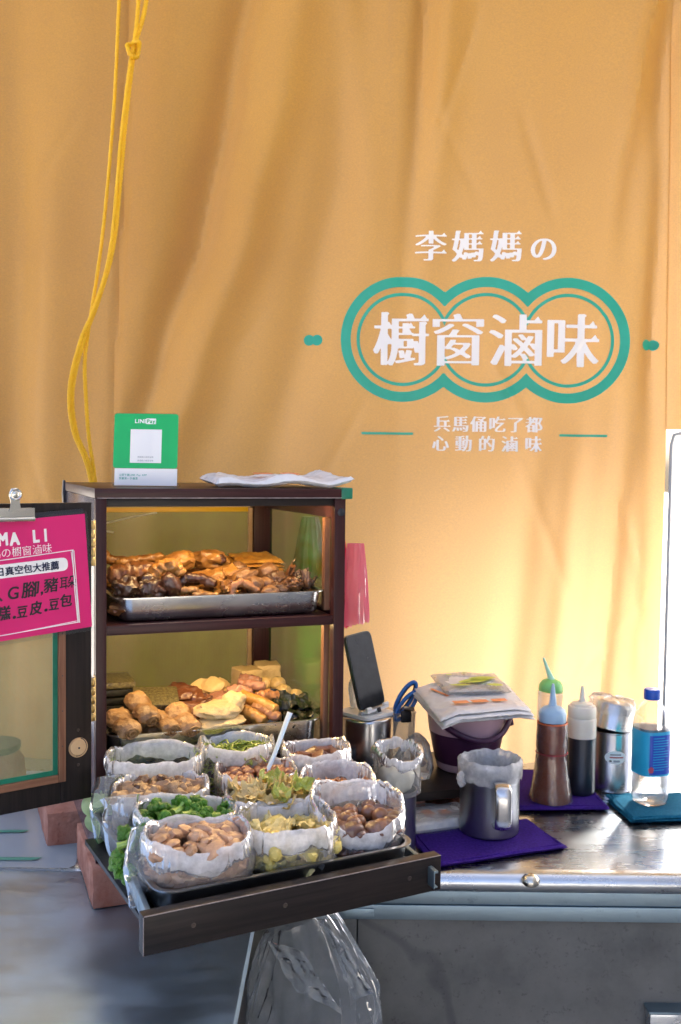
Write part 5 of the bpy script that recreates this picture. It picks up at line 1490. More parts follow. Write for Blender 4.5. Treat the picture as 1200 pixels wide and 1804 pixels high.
# ------------------------------------------------------------------ pink menu sheet and its clip on the open door
ms_ = thing('menu_sheet', 'magenta laminated menu sheet with white and black writing hanging on the open door', 'menu', L(-0.0195, -0.0335, 0.577), CA + 0.27)
ROLL = R(3.9)
def MP(x, z, y=0.0):  # x to the left of the right edge, z down
    x, z = -x, -z
    return (x * math.cos(ROLL) - z * math.sin(ROLL), y, x * math.sin(ROLL) + z * math.cos(ROLL))
def mplate(x0, x1, z0, z1, y0, y1, r=0.0):
    poly = rounded([(x0, z0, 0), (x1, z0, 0), (x1, z1, 0), (x0, z1, 0)], r) if r else [Vector(q) for q in ((x0, z0, 0), (x1, z0, 0), (x1, z1, 0), (x0, z1, 0))]
    return loft([[MP(p[0], p[1], d) for p in poly] for d in (y0, y1)])
obj('laminate_pouch', mplate(-0.0045, 0.2200, -0.0035, 0.1670, 0.0016, 0.0026, 0.004), M['acrylic'], ms_, smooth=False)
obj('backing_board', mplate(0.0005, 0.2150, -0.0070, 0.03, 0.0030, 0.0050), M['card'], ms_, smooth=False)
obj('sheet', mplate(0, 0.2150, 0, 0.1610, 0.0, 0.0012), M['pink'], ms_, smooth=False)
def mtext(txt, x, z, size, mat, step=None, **kw):
    # x = distance of the text's left end from the sheet's right edge
    lettering('word', txt, ms_, mat, lambda a, b_: MP(x - a, z - b_, -0.0006), size, step, each=False, **kw)
random.seed(11)
def mt2(txt, x, z, size, mat, sx=1.0, step=None, y=-0.0006, **kw):
    lettering('word', txt, ms_, mat, lambda a, b_: MP(x - a * sx, z - b_, y), size, step, each=False, **kw)
mt2('MAMA', 0.1570, 0.0330, 0.0232, M['print_white'], 0.78, 0.0213, res=40, tx=0.05, ty=-0.045, jitter=0.05)
mt2('LI', 0.0765, 0.0325, 0.0232, M['print_white'], 0.78, 0.0205, res=40, tx=0.05, ty=-0.045, jitter=0.02)
mt2('李媽媽の櫥窗滷味', 0.1630, 0.0480, 0.0140, M['print_white'], 1.0, 0.0141, res=40, tx=0.004, ty=0.008, serif=True)
obj('white_pill', mplate(0.0295, 0.1900, 0.0580, 0.0765, -0.0008, -0.0002, 0.0085), M['print_white'], ms_, smooth=False)
mt2('今日真空包大推薦', 0.1425, 0.0722, 0.0125, M['print_navy'], 1.0, 0.01255, -0.0014, res=40, tx=0.024, ty=-0.016)
for ch, x, z, sz, sx in (('、', 0.1300, 0.1060, 0.020, 1.0), ('G', 0.1170, 0.1060, 0.0235, 0.95), ('腳', 0.0980, 0.1050, 0.0235, 1.1), (',', 0.0715, 0.1040, 0.022, 1.0), ('豬', 0.0670, 0.1020, 0.0215, 1.0), ('耳', 0.0440, 0.1005, 0.0190, 0.66), ('朵', 0.0325, 0.1000, 0.0185, 0.72),
                       ('糕', 0.1340, 0.1310, 0.0200, 1.0), ('.', 0.1120, 0.1325, 0.0260, 1.0), ('豆', 0.1060, 0.1320, 0.0180, 0.85), ('皮', 0.0880, 0.1300, 0.0195, 0.9), ('.', 0.0680, 0.1290, 0.0260, 1.0), ('豆', 0.0615, 0.1280, 0.0180, 0.85), ('包', 0.0455, 0.1255, 0.0190, 0.95)):
    mt2(ch, x, z, sz, M['print_black'], sx, None, res=36, tx=0.018 if z < 0.11 else 0.026, ty=-0.012 if z < 0.11 else -0.022, shear=0.13)
def mline(pts, r=0.0007):
    obj('drawn_line', tube([MP(a, b_, -0.0004) for a, b_ in pts], r, 5), M['print_white'], ms_)
mline([(0.200, 0.0530), (0.110, 0.0520), (0.020, 0.0492)])
mline([(0.0215, 0.0495), (0.0220, 0.105), (0.0205, 0.1510), (0.0180, 0.1525), (0.0195, 0.0500)])
mline([(0.0235, 0.0510), (0.0198, 0.110), (0.0196, 0.1500)], 0.0005)
mline([(0.200, 0.1545), (0.110, 0.1530), (0.0190, 0.1515)])
mline([(0.200, 0.1530), (0.120, 0.1535), (0.0220, 0.1495)], 0.0005)
cl = thing('bulldog_clip', 'shiny metal bulldog clip gripping the top of the magenta menu sheet', 'clip', L(-0.1190, -0.0650, 0.583), CA + 0.27)
obj('jaw', join(box(-0.030, 0.030, -0.006, -0.0035, -0.013, 0.004, 0.001), box(-0.030, 0.030, 0.0060, 0.0085, -0.013, 0.004, 0.001), xf(tube([(-0.030, 0, 0), (0.030, 0, 0)], 0.0030, 12), Matrix.Translation((0, -0.0045, -0.0115)))), M['clip'], cl)
obj('grip', join(prism([(-0.0075, 0.0), (0.0085, 0.0), (0.0065, 0.012), (0.0085, 0.022), (0.0045, 0.0305), (-0.0045, 0.0305), (-0.008, 0.022), (-0.0055, 0.012)], (1, 0, 0), (0, 0, 1), (0, 1, 0), (0.002, -0.0085, 0), 0, 0.0016)), M['clip'], cl)
obj('rivet', xf(lathe([(0.0085, 0), (0.0085, 0.002), (0.0070, 0.0034), (0.0055, 0.0022), (0.0048, 0.0022), (0.003, 0.0035), (0.001, 0.004)], 30), Matrix.Translation((0.0025, -0.0086, 0.0225)) @ Matrix.Rotation(R(90), 4, 'X')), M['clip'], cl)

# ------------------------------------------------------------------ yellow rope
def rope_strand(pts, r=0.0042, pitch=0.020):
    path = smooth_path(pts, int(sum((Vector(pts[i + 1]) - Vector(pts[i])).length for i in range(len(pts) - 1)) / 0.0032))
    fr = frames(path)
    s = 0
    out = []
    pos = [0.0]
    for i in range(1, len(path)): pos.append(pos[-1] + (path[i] - path[i - 1]).length)
    for k in range(3):
        hp = []
        for i, p in enumerate(path):
            a = 2 * math.pi * (pos[i] / pitch + k / 3)
            hp.append(p + fr[i][1] * (r * 0.52 * math.cos(a)) + fr[i][2] * (r * 0.52 * math.sin(a)))
        out.append(tube(hp, r * 0.56, 6))
    return join(*out)
rp = thing('rope', 'knotted yellow twisted rope hanging down in front of the curtain', 'rope', (-0.5, 2.05, 0.6))
def RPt(me): return xf(me, Matrix.Translation((0.5, -2.05, -0.6)))
obj('cord', RPt(rope_strand([(-0.452, 2.05, 1.75), (-0.459, 2.05, 1.58), (-0.470, 2.05, 1.356), (-0.493, 2.05, 1.105), (-0.523, 2.05, 0.905), (-0.528, 2.048, 0.85), (-0.526, 2.05, 0.78), (-0.520, 2.05, 0.70), (-0.506, 2.05, 0.60), (-0.49, 2.05, 0.40)], 0.0040)), M['rope'], rp)
obj('cord', RPt(rope_strand([(-0.392, 2.05, 1.75), (-0.404, 2.05, 1.582), (-0.424, 2.048, 1.50), (-0.431, 2.048, 1.46), (-0.446, 2.05, 1.334), (-0.466, 2.045, 1.106), (-0.497, 2.043, 0.985), (-0.526, 2.042, 0.905), (-0.551, 2.042, 0.80), (-0.545, 2.045, 0.712), (-0.512, 2.045, 0.62), (-0.488, 2.045, 0.42)], 0.0046)), M['rope'], rp)
obj('cord', RPt(rope_strand([(-0.416, 2.045, 1.75), (-0.419, 2.045, 1.58), (-0.426, 2.043, 1.50), (-0.436, 2.042, 1.44), (-0.454, 2.045, 1.30), (-0.474, 2.04, 1.08), (-0.505, 2.038, 0.965), (-0.534, 2.037, 0.895), (-0.556, 2.037, 0.80), (-0.550, 2.04, 0.715), (-0.516, 2.04, 0.62), (-0.492, 2.04, 0.42)], 0.0042)), M['rope'], rp)
kn = [(-0.428 + 0.012 * math.cos(a) * (1 + .2 * math.sin(3 * a)), 2.043 - 0.009 * math.sin(2 * a) - 0.004, 1.482 + 0.014 * math.sin(a) + 0.004 * math.cos(2 * a)) for a in [k * 0.45 for k in range(22)]]
obj('knot', RPt(rope_strand(kn, 0.0046)), M['rope'], rp)

# ------------------------------------------------------------------ behind the drawer: board, canister, phone, scissors, bucket
bd = thing('dark_board', 'dark laminate board on bricks carrying the bucket and the canister', 'board', (0.312, 1.815, 0.045), 0.30)
obj('plank', box(-0.30, 0.0, 0.0, 0.235, 0.0, 0.016, 0.0008), M['black_u'], bd)
BZ = 0.0612
cn = thing('canister', 'upturned brushed steel canister under the phone stand', 'canister', (0.058, 1.925, BZ))
obj('drum', lathe([(0.0505, 0.0), (0.0512, 0.002), (0.0512, 0.094), (0.0503, 0.0985), (0.0475, 0.1010), (0.040, 0.1018), (0.02, 0.1012)], 56), M['pot'], cn)
# phone stand
PZ = BZ + 0.1022
ph_yaw = 0.78
ps = thing('phone_stand', 'white folding phone stand on top of the steel canister', 'phone stand', (0.052, 1.925, PZ), ph_yaw)
obj('base_plate', prism(rounded([(-0.040, -0.045, 0), (0.040, -0.045, 0), (0.040, 0.040, 0), (-0.040, 0.040, 0)], 0.012), (1, 0, 0), (0, 1, 0), (0, 0, 1), (0, 0, 0), 0, 0.0065), M['white'], ps)
obj('arm', tube([(0, 0.030, 0.006), (0, 0.036, 0.055), (0, 0.006, 0.085)], 0.008, 10, 12, 0.5), M['white'], ps)
tiltp = R(14)
roll = R(4)
def PP(x, y, z):  # phone coordinates: x across, z up the screen, y thickness
    x, z = x * math.cos(roll) + z * math.sin(roll) * -1, x * math.sin(roll) + z * math.cos(roll)
    return (x, -0.024 + y * math.cos(tiltp) + z * math.sin(tiltp), 0.017 + z * math.cos(tiltp) - y * math.sin(tiltp))
obj('ledge', join(loft([[PP(x, y, z) for y, z in ((-0.012, -0.002), (0.014, -0.002), (0.014, -0.0065), (-0.012, -0.0065))] for x in (-0.030, 0.030)]), tube([PP(-0.030, -0.010, 0.001), PP(-0.018, -0.010, 0.001)], 0.0035, 10), tube([PP(0.018, -0.010, 0.001), PP(0.030, -0.010, 0.001)], 0.0035, 10)), M['white'], ps)
obj('back_plate', loft([[PP(x, y, z) for x, z in ((-0.028, 0), (0.028, 0), (0.028, 0.075), (-0.028, 0.075))] for y in (0.010, 0.013)]), M['white'], ps)
obj('hinge_pin', tube([PP(-0.0365, 0.004, -0.006), PP(-0.030, 0.004, -0.006)], 0.004, 14), M['print_grey'], ps)
pn = thing('phone', 'black smartphone with a dark screen leaning on the white stand', 'phone', (0.052, 1.925, PZ), ph_yaw)
poly = rounded([(-0.0358, 0, 0), (0.0358, 0, 0), (0.0358, 0.1467, 0), (-0.0358, 0.1467, 0)], 0.013)
obj('body', loft([[PP(q[0] * k, d, 0.0733 + (q[1] - 0.0733) * k) for q in poly] for d, k in ((0.0002, 0.985), (0.001, 1.0), (0.0076, 1.0), (0.0086, 0.985))]), M['phone_frame'], pn)
obj('screen', loft([[PP(q[0] * 0.955, d, 0.0733 + (q[1] - 0.0733) * 0.978) for q in poly] for d in (-0.0006, 0.0003)]), M['phone_glass'], pn, smooth=False)
obj('plug', loft([[PP(x, y, z) for y, z in ((-0.0145, -0.001), (-0.0125, -0.001), (-0.0125, -0.010), (-0.0145, -0.010))] for x in (-0.004, 0.004)]), M['black_plastic'], pn, smooth=False)
# clear box and scissors
cbx = thing('clear_box', 'narrow frosted plastic box standing behind the steel canister', 'box', (0.122, 1.985, BZ), 0.25)
rr = lambda k, z: rrect(0.030 * k, 0.024 * k, 0.006, z)
obj('wall', loft([rr(0.9, 0), rr(0.93, 0.002), rr(1.0, 0.092), rr(1.05, 0.093), rr(1.05, 0.095), rr(0.97, 0.095), rr(0.9, 0.004)], True, True), M['clear_box'], cbx)
sx = thing('scissors', 'scissors with blue and black handles standing in the frosted box', 'scissors', (0.112, 1.975, BZ + 0.004), 0.2)
def ring_path(cx, cz, a, b_, rot, n=26):
    return [(cx + a * math.cos(t) * math.cos(rot) - b_ * math.sin(t) * math.sin(rot), 0.0, cz + a * math.cos(t) * math.sin(rot) + b_ * math.sin(t) * math.cos(rot)) for t in [2 * math.pi * k / n for k in range(n + 1)]]
obj('handle_loop', tube(ring_path(0.024, 0.118, 0.036, 0.0125, R(58)), 0.0040, 10), M['blue_plastic'], sx)
obj('handle_loop', xf(tube(ring_path(0.018, 0.104, 0.034, 0.011, R(52)), 0.0042, 10), Matrix.Translation((0.004, -0.012, 0))), M['blue_plastic'], sx)
obj('inner_grip', tube(ring_path(0.024, 0.118, 0.0315, 0.0085, R(58)), 0.0024, 8), M['black_plastic'], sx)
obj('blade', join(tube([(0.006, -0.002, 0.086), (-0.014, 0, 0.02)], lambda t: 0.006 * (1 - 0.7 * t), 8, 8, 0.3), tube([(0.004, -0.008, 0.080), (-0.010, -0.004, 0.012)], lambda t: 0.006 * (1 - 0.7 * t), 8, 8, 0.3)), M['pot'], sx)
fc = thing('foldback_clip', 'small dark clip with a silver lever hooked on the scissors', 'clip', (0.139, 1.955, BZ + 0.105), 0.3)
obj('lever', tube([(-0.010, 0, 0.002), (0.012, 0, -0.001)], 0.0048, 12), M['clip'], fc)
obj('jaw', box(-0.014, 0.006, -0.004, 0.004, -0.026, -0.004, 0.001), M['darkmetal'], fc)

# small knotted bag of food on the board
sm = thing('knotted_bag', 'small clear knotted bag with brown food on the dark board', 'bag', (0.142, 1.845, BZ), 0.3)
rings = []
for t, w, z in ((0, .024, .001), (.1, .034, .004), (.3, .038, .020), (.5, .036, .040), (.7, .028, .060), (.85, .018, .074), (1, .006, .086)):
    rings.append([((w * (1 + .22 * noise.noise((math.cos(a) * 2, math.sin(a) * 2, t * 3)) + .10 * abs(noise.noise((math.cos(a) * 7, math.sin(a) * 7, t * 3))))) * math.cos(a) + 0.006 * t, (w * .85 * (1 + .2 * noise.noise((math.cos(a) * 2, math.sin(a) * 2, t * 3 + 9)))) * math.sin(a), z) for a in [2 * math.pi * j / 56 for j in range(56)]])
obj('film_body', loft(rings), M['film_blue'], sm)
for k in range(9):
    a = k * 2.4
    o = obj('snack_piece', lump(210 + k % 3, (0.011, 0.009, 0.007), 0.4, 1.6, 3), M['braised_brown'] if k % 2 else M['dried_tofu'], None, (0.142 + 0.020 * math.cos(a) * (k / 9) ** .5, 1.845 + 0.018 * math.sin(a) * (k / 9) ** .5, BZ + 0.012 + 0.010 * (k % 3)), (a, a * .5, a))
    tag(o, 'small brown piece inside the knotted bag on the board', 'snack piece', 'pieces in the knotted bag')

# bucket
bk = thing('bucket', 'folding bucket in pale mauve and dark plum with a plum handle', 'bucket', (0.252, 1.925, BZ))
def rb(z): return 0.058 + 0.024 * z / 0.125
obj('lower_band', lathe([(0.053, 0.0), (0.0565, 0.002), (0.0590, 0.010), (0.0605, 0.0165)], 64, True, False), M['mauve'], bk)
obj('plum_band', lathe([(0.0600, 0.0160), (0.0618, 0.0180), (0.0720, 0.070), (0.0733, 0.0735), (0.0722, 0.0745)], 64, False, False), M['plum'], bk)
obj('upper_band', lathe([(0.0715, 0.0740), (0.0735, 0.0750), (0.0790, 0.120), (0.0815, 0.1205), (0.0815, 0.1245), (0.0770, 0.1245), (0.0700, 0.075), (0.055, 0.004)], 64, False, True), M['mauve'], bk)
hp = []
for k in range(31):
    a = R(205 + (352 - 205) * k / 30)
    t = k / 30
    hp.append((0.0845 * math.cos(a), 0.0845 * math.sin(a), 0.1215 - 0.062 * math.sin(math.pi * min(1, t * 1.0)) ** 1.0 * (0.55 + .45 * t)))
obj('handle', tube(hp, 0.0052, 10, None, 1.35), M['plum'], bk)
obj('handle_lug', xf(lathe([(0.009, -0.004), (0.010, 0), (0.009, 0.005)], 20), Matrix.Translation((0.083, -0.012, 0.095)) @ Matrix.Rotation(R(80), 4, 'Y')), M['plum'], bk)
# stack of carrier bags on the bucket
SZ = BZ + 0.1255
cs_ = [Vector((0.188, 1.765, SZ - 0.004)), Vector((0.362, 1.815, SZ)), Vector((0.345, 2.035, SZ + 0.006)), Vector((0.150, 1.975, SZ + 0.008))]
for k in range(3):
    f = flat_bag('carrier_bag_stack', ['lowest white carrier bag pad on the bucket', 'middle white carrier bag pad on the bucket', 'top white carrier bag pad with orange print on the bucket'][k],
                 [c_ + Vector((0.004 * math.sin(k * 2 + i), 0.004 * math.cos(k * 3 + i), 0.0075 * k)) for i, c_ in enumerate(cs_)], 0.0065, M['bag_white'], 0.0030, 20 + k, 'carrier bag pads on the bucket', 14, lambda u, v: -0.010 * max(0, 0.18 - u) / 0.18 - 0.006 * max(0, u - .85) / .15)
    top_pad = f
for k, (x, y, w, d, rz) in enumerate(((0.228, 1.828, 0.030, 0.018, 0.25), (0.264, 1.838, 0.032, 0.018, 0.25), (0.302, 1.848, 0.030, 0.016, 0.25), (0.196, 1.905, 0.008, 0.06, 0.5))):
    obj('printed_mark', slab([(-w / 2, -d / 2, 0), (w / 2, -d / 2, 0), (w / 2, d / 2, 0), (-w / 2, d / 2, 0)], 0.0006, 10, 6, 0.0008, 60, k, 0.0005), M['print_orange'], top_pad, (x, y, SZ + 0.0255), (0.03, 0, rz))
pk = [Vector((0.205, 1.872, SZ + 0.026)), Vector((0.335, 1.900, SZ + 0.025)), Vector((0.322, 2.040, SZ + 0.032)), Vector((0.186, 2.010, SZ + 0.032))]
yp = flat_bag('printed_bag', 'clear bag with lime green leaf print lying on the carrier bags', pk, 0.008, M['film_pack'], 0.005, 41, None, 20, cat='plastic bag')
obj('white_lining', slab([c_ * 0.86 + (pk[0] + pk[2]) * 0.07 + Vector((0, 0, 0.001)) for c_ in pk], 0.006, 20, 20, 0.003, 20, 43, 0.006), M['bag_white'], yp)
def leafprint(cx, cy, ln, wd, rz, mat, k):
    P = []
    for q in range(17):
        t = q / 16
        P.append((ln * (t - .5), wd * math.sin(math.pi * t) ** .8 * .5))
    pts = P + [(a, -b_) for a, b_ in reversed(P[1:-1])]
    c, s = math.cos(rz), math.sin(rz)
    obj('leaf_print', pyd([(cx + a * c - b_ * s, cy + a * s + b_ * c, SZ + 0.0372 + (cy - 1.87) * 0.05 + 0.0002 * k) for a, b_ in pts], [tuple(range(len(pts)))]), mat, yp, smooth=False)
leafprint(0.268, 1.945, 0.078, 0.032, 0.5, M['print_lime'], 0)
leafprint(0.288, 1.965, 0.060, 0.026, 0.2, M['print_lime'], 1)
leafprint(0.262, 1.940, 0.050, 0.004, 0.6, M['print_green'], 4)
leafprint(0.304, 1.915, 0.034, 0.022, -0.2, M['print_lime'], 2)
leafprint(0.236, 1.910, 0.044, 0.014, 0.1, M['print_lime'], 3)
leafprint(0.222, 1.985, 0.014, 0.010, 0.4, M['print_lime'], 3)
leafprint(0.255, 2.000, 0.014, 0.008, 0.2, M['print_green'], 3)

# pack of carrier bags on the counter, under the board
bp_ = flat_bag('bag_pack', 'wrapped pack of white carrier bags on the counter under the dark board', [(0.135, 1.700, 0.0025), (0.240, 1.740, 0.0025), (0.225, 1.805, 0.0025), (0.120, 1.800, 0.0025)], 0.024, M['bag_white'], 0.004, 51, None, 20)
obj('clear_wrap', slab([(0.131, 1.690, 0.002), (0.247, 1.730, 0.002), (0.230, 1.808, 0.002), (0.114, 1.805, 0.002)], 0.030, 36, 30, 0.004, 30, 53, 0.016), M['film_pack'], bp_)
obj('printed_mark', slab([(0.188, 1.745, 0), (0.206, 1.752, 0), (0.200, 1.772, 0), (0.182, 1.765, 0)], 0.0008, 8, 8, 0.001, 60, 3, 0.001), M['print_orange'], bp_, (0, 0, 0.0285))
obj('printed_mark', slab([(0.158, 1.740, 0), (0.176, 1.747, 0), (0.166, 1.770, 0), (0.150, 1.762, 0)], 0.0008, 8, 8, 0.001, 60, 5, 0.001), M['print_orange'], bp_, (0, 0, 0.0285))

# ------------------------------------------------------------------ cloths
def cloth(label, corners, mat, layers, seed, th=0.004):
    root = thing('cloth', label, 'cloth', corners[0], 0, 'folded cleaning cloths')
    o0 = Vector(corners[0])
    for k in range(layers):
        obj('fold', slab([Vector(c_) - o0 + Vector((0.004 * math.sin(k * 3 + i + seed), 0.004 * math.cos(k * 2 + i), 0.0008 + th * k)) for i, c_ in enumerate(corners)], th * 1.1, 44, 36, 0.0028, 18, seed + k, 0.005), mat, root)
    c = [Vector(q) - o0 for q in corners]
    hem = [c[0] * .96 + c[2] * .04, c[1] * .96 + c[3] * .04, c[2] * .96 + c[0] * .04, c[3] * .96 + c[1] * .04, c[0] * .96 + c[2] * .04]
    obj('hem', tube([q + Vector((0, 0, th * layers + 0.0012)) for q in hem], 0.0014, 6), mat, root)
    return root
cloth('purple folded cloth at the counter front under the steel mug', [(0.160, 1.568, 0), (0.392, 1.662, 0), (0.350, 1.788, 0), (0.128, 1.700, 0)], M['purple'], 2, 1)
cloth('purple folded cloth at the back under the squeeze bottles', [(0.338, 1.838, 0), (0.515, 1.850, 0), (0.508, 2.085, 0), (0.338, 2.085, 0)], M['purple'], 2, 5)
cloth('teal folded cloth under the water bottle', [(0.536, 1.782, 0), (0.690, 1.800, 0), (0.680, 1.925, 0), (0.526, 1.915, 0)], M['teal'], 3, 9)

# ------------------------------------------------------------------ mug with a bag liner
mg = thing('steel_mug', 'dark grey steel mug with its handle facing the camera', 'mug', (0.268, 1.722, 0.0105), 0.0)
obj('mug_body', lathe([(0.0490, 0.0), (0.0515, 0.002), (0.0520, 0.006), (0.0520, 0.118), (0.0530, 0.120), (0.0510, 0.120), (0.0505, 0.006), (0.02, 0.004)], 64), M['mug'], mg)
hx = 0.010
hd_ = obj('handle', xf(tube([(hx, -0.050, 0.100), (hx, -0.078, 0.104), (hx, -0.091, 0.090), (hx, -0.091, 0.050), (hx, -0.080, 0.032), (hx, -0.050, 0.030)], 0.0035, 12, 40, 1.0), Matrix.Scale(1, 4)), M['pot'], mg)
for v_ in hd_.data.vertices: v_.co.x = hx + (v_.co.x - hx) * 4.0
ln_ = thing('mug_liner', 'clear plastic bag lining the steel mug and folded over its rim', 'bag', (0.268, 1.722, 0.0105))
rings = []
for t, r_, z in ((0, .0545, .094), (.15, .0560, .100), (.35, .0568, .112), (.5, .0560, .124), (.6, .0530, .130), (.7, .0480, .127), (.8, .0450, .114), (.9, .042, .098), (1, .036, .088)):
    ring = []
    for j in range(110):
        a = 2 * math.pi * j / 110
        n = noise.noise((math.cos(a) * 3, math.sin(a) * 3, t * 3 + 1))
        n2 = abs(noise.noise((math.cos(a) * 9, math.sin(a) * 9, t * 5)))
        k = 1 + (0.03 * n + 0.012 * n2) * (1.2 if t > .45 else 0.4)
        if t > .55: k -= 0.14 * abs(noise.noise((math.cos(a) * 5 + 3, math.sin(a) * 5, t * 4)))
        ring.append((r_ * k * math.cos(a), r_ * k * math.sin(a), z + 0.005 * n + (0.006 * noise.noise((math.cos(a) * 4, math.sin(a) * 4, 12)) if t < .2 else 0)))
    rings.append(ring)
obj('folded_film', loft(rings, False, False), M['film_liner'], ln_)
obj('bag_tail', xf(lump(77, (0.009, 0.008, 0.014), 0.5, 2, 3), Matrix.Translation((-0.052, -0.022, 0.098))), M['cuff'], ln_)

# ------------------------------------------------------------------ squeeze bottles
sq = thing('sauce_bottle', 'squeeze bottle of reddish brown sauce wrapped in clear film with a pale blue cap', 'squeeze bottle', (0.412, 1.888, 0.0095))
obj('body', lathe([(0.026, 0), (0.0275, 0.003), (0.0275, 0.118), (0.0270, 0.140), (0.0262, 0.150), (0.0240, 0.153)], 48), M['sauce'], sq)
obj('cap', lathe([(0.0258, 0.1535), (0.0262, 0.156), (0.0262, 0.168), (0.0235, 0.176), (0.017, 0.181), (0.0085, 0.184)], 48), M['cap_blue'], sq)
obj('nozzle', lathe([(0.0080, 0.1842), (0.0062, 0.196), (0.0040, 0.214), (0.0022, 0.226)], 20), M['cap_blue'], sq)
rings = []
for t, r_, z in ((0, .041, .001), (.1, .0405, .006), (.3, .0365, .030), (.5, .0325, .058), (.7, .0300, .085), (.78, .0290, .093), (.85, .0300, .106), (1, .0290, .150)):
    rings.append([((r_ * (1 + .05 * noise.noise((math.cos(a) * 2, math.sin(a) * 2, t * 3)) + .05 * noise.noise((math.cos(a + z * 9) * 6, math.sin(a + z * 9) * 6, t * 2)))) * math.cos(a), r_ * math.sin(a), z) for a in [2 * math.pi * j / 80 for j in range(80)]])
obj('film_wrap', loft(rings, False, False), M['film_wrap'], sq)
# sauce also fills the flared wrap
rings2 = [[(x * .93, y * .93, z) for x, y, z in rg] for rg in rings[:5]]
obj('flared_base', loft(rings2), M['sauce'], sq)
def torus(R_, r_, z): return tube([(R_ * math.cos(t), R_ * math.sin(t), z) for t in [2 * math.pi * k / 40 for k in range(41)]], r_, 8)
obj('red_band', torus(0.0297, 0.0014, 0.0935), M['red_band'], sq)
obj('orange_band', torus(0.0280, 0.0013, 0.1510), M['orange_band'], sq)
sy = thing('soy_bottle', 'squeeze bottle of dark soy sauce with a milky cap beside the brown one', 'squeeze bottle', (0.480, 1.935, 0.0095))
obj('filled_body', lathe([(0.025, 0), (0.0280, 0.003), (0.0285, 0.008), (0.0285, 0.1120)], 48, True, True), M['soy'], sy)
obj('body', lathe([(0.0285, 0.1122), (0.0285, 0.146), (0.0275, 0.1500), (0.0265, 0.151)], 48), M['milky'], sy)
obj('cap', lathe([(0.0270, 0.1512), (0.0274, 0.153), (0.0274, 0.170), (0.0255, 0.173), (0.0215, 0.1735), (0.0205, 0.178), (0.0085, 0.181)], 48), M['milky'], sy)
obj('nozzle', lathe([(0.0075, 0.1812), (0.0055, 0.186), (0.0042, 0.200), (0.0030, 0.211)], 20), M['milky'], sy)
gb = thing('green_cap_bottle', 'squeeze bottle with a green dome cap and slanted nozzle holding pink liquid', 'squeeze bottle', (0.432, 2.045, 0.0095))
gb.rotation_euler = (0, R(3), 0)
obj('body', lathe([(0.016, 0), (0.0185, 0.003), (0.0200, 0.04), (0.0230, 0.10), (0.0250, 0.15), (0.0255, 0.172), (0.022, 0.176)], 40), M['bottle_hazy'], gb)
obj('pink_liquid', lathe([(0.0155, 0.002), (0.0178, 0.004), (0.0190, 0.036)], 40), M['pinkliq'], gb)
obj('cap', lathe([(0.0250, 0.1765), (0.0255, 0.180), (0.0240, 0.190), (0.0185, 0.198), (0.0105, 0.2015)], 40), M['cap_green'], gb)
obj('nozzle', tube([(0.0, 0, 0.200), (-0.008, 0, 0.217), (-0.020, 0, 0.245)], lambda t: 0.0075 * (1 - .72 * t), 14, 14), M['nozzle_green'], gb)

# ------------------------------------------------------------------ pots with a bag, water bottle
pt = thing('steel_pot', 'tall polished steel pot with an oval paper label', 'pot', (0.556, 1.995, 0.0005))
obj('pot_body', lathe([(0.0400, 0), (0.0425, 0.002), (0.0430, 0.006), (0.0425, 0.010), (0.0425, 0.118), (0.0440, 0.1195), (0.0440, 0.1215), (0.0415, 0.1215), (0.041, 0.02)], 64), M['pot'], pt)
def on_cyl(r_, th0, z0): return lambda x, y: (r_ * math.cos(th0 + x / r_), r_ * math.sin(th0 + x / r_), z0 + y)
def cyl_patch(fn, w, h, place, step=0.0016):
    nx, nz = int(w / step) + 1, int(h / step) + 1
    f = np.array([[fn(-w / 2 + j * step, -h / 2 + i * step) for j in range(nx)] for i in range(nz)])
    V, F = marching(f, -w / 2, -h / 2, step, 0.0)
    return pyd([place(x, y) for x, y in V], F)
lb = obj('label', cyl_patch(lambda x, y: 1 - math.hypot(x / 0.0215, y / 0.0135), 0.05, 0.034, on_cyl(0.0428, R(-93), 0.073)), M['print_white'], pt, smooth=False)
for dx, dy, w_, h_, mt in ((0.0, 0.006, 0.022, 0.0032, 'print_grey'), (0.002, 0.0005, 0.028, 0.0026, 'print_red'), (0.002, -0.007, 0.013, 0.0042, 'print_grey'), (-0.010, -0.0068, 0.005, 0.003, 'print_black')):
    obj('label_line', cyl_patch(lambda x, y: min(w_ / 2 - abs(x), h_ / 2 - abs(y)), w_ + .004, h_ + .004, on_cyl(0.0431, R(-93) + dx / 0.043, 0.073 + dy), 0.0009), M[mt], lb, smooth=False)
p2 = thing('tilted_pot', 'smaller steel pot leaning upside down on the tall pot', 'pot', (0.556, 1.995, 0.123))
p2.rotation_euler = (R(-4), R(9), 0)
obj('pot_body', lathe([(0.0395, 0), (0.0400, 0.002), (0.0392, 0.004), (0.0392, 0.048), (0.0375, 0.052), (0.03, 0.053)], 56), M['pot'], p2)
pb = thing('pot_bag', 'crumpled clear bag tied over the leaning pot', 'bag', (0.556, 1.995, 0.150))
pb.rotation_euler = (R(-4), R(9), 0)
rings = []
for t, r_, z in ((0, .0405, .004), (.3, .0425, .014), (.5, .0435, .022), (.65, .0450, .0285), (.8, .042, .034), (.9, .030, .036), (1, .008, .036)):
    rings.append([(r_ * (1 + .09 * noise.noise((math.cos(a) * 3, math.sin(a) * 3, t * 4)) + .07 * abs(noise.noise((math.cos(a) * 9, math.sin(a) * 9, t * 5)))) * math.cos(a) - .004, r_ * (1 + .09 * noise.noise((math.cos(a) * 3 + 4, math.sin(a) * 3, t * 4))) * math.sin(a), z + .006 * noise.noise((math.cos(a) * 4, math.sin(a) * 4, t * 3 + 6))) for a in [2 * math.pi * j / 80 for j in range(80)]])
obj('film', loft(rings, False, True), M['film_pack'], pb)

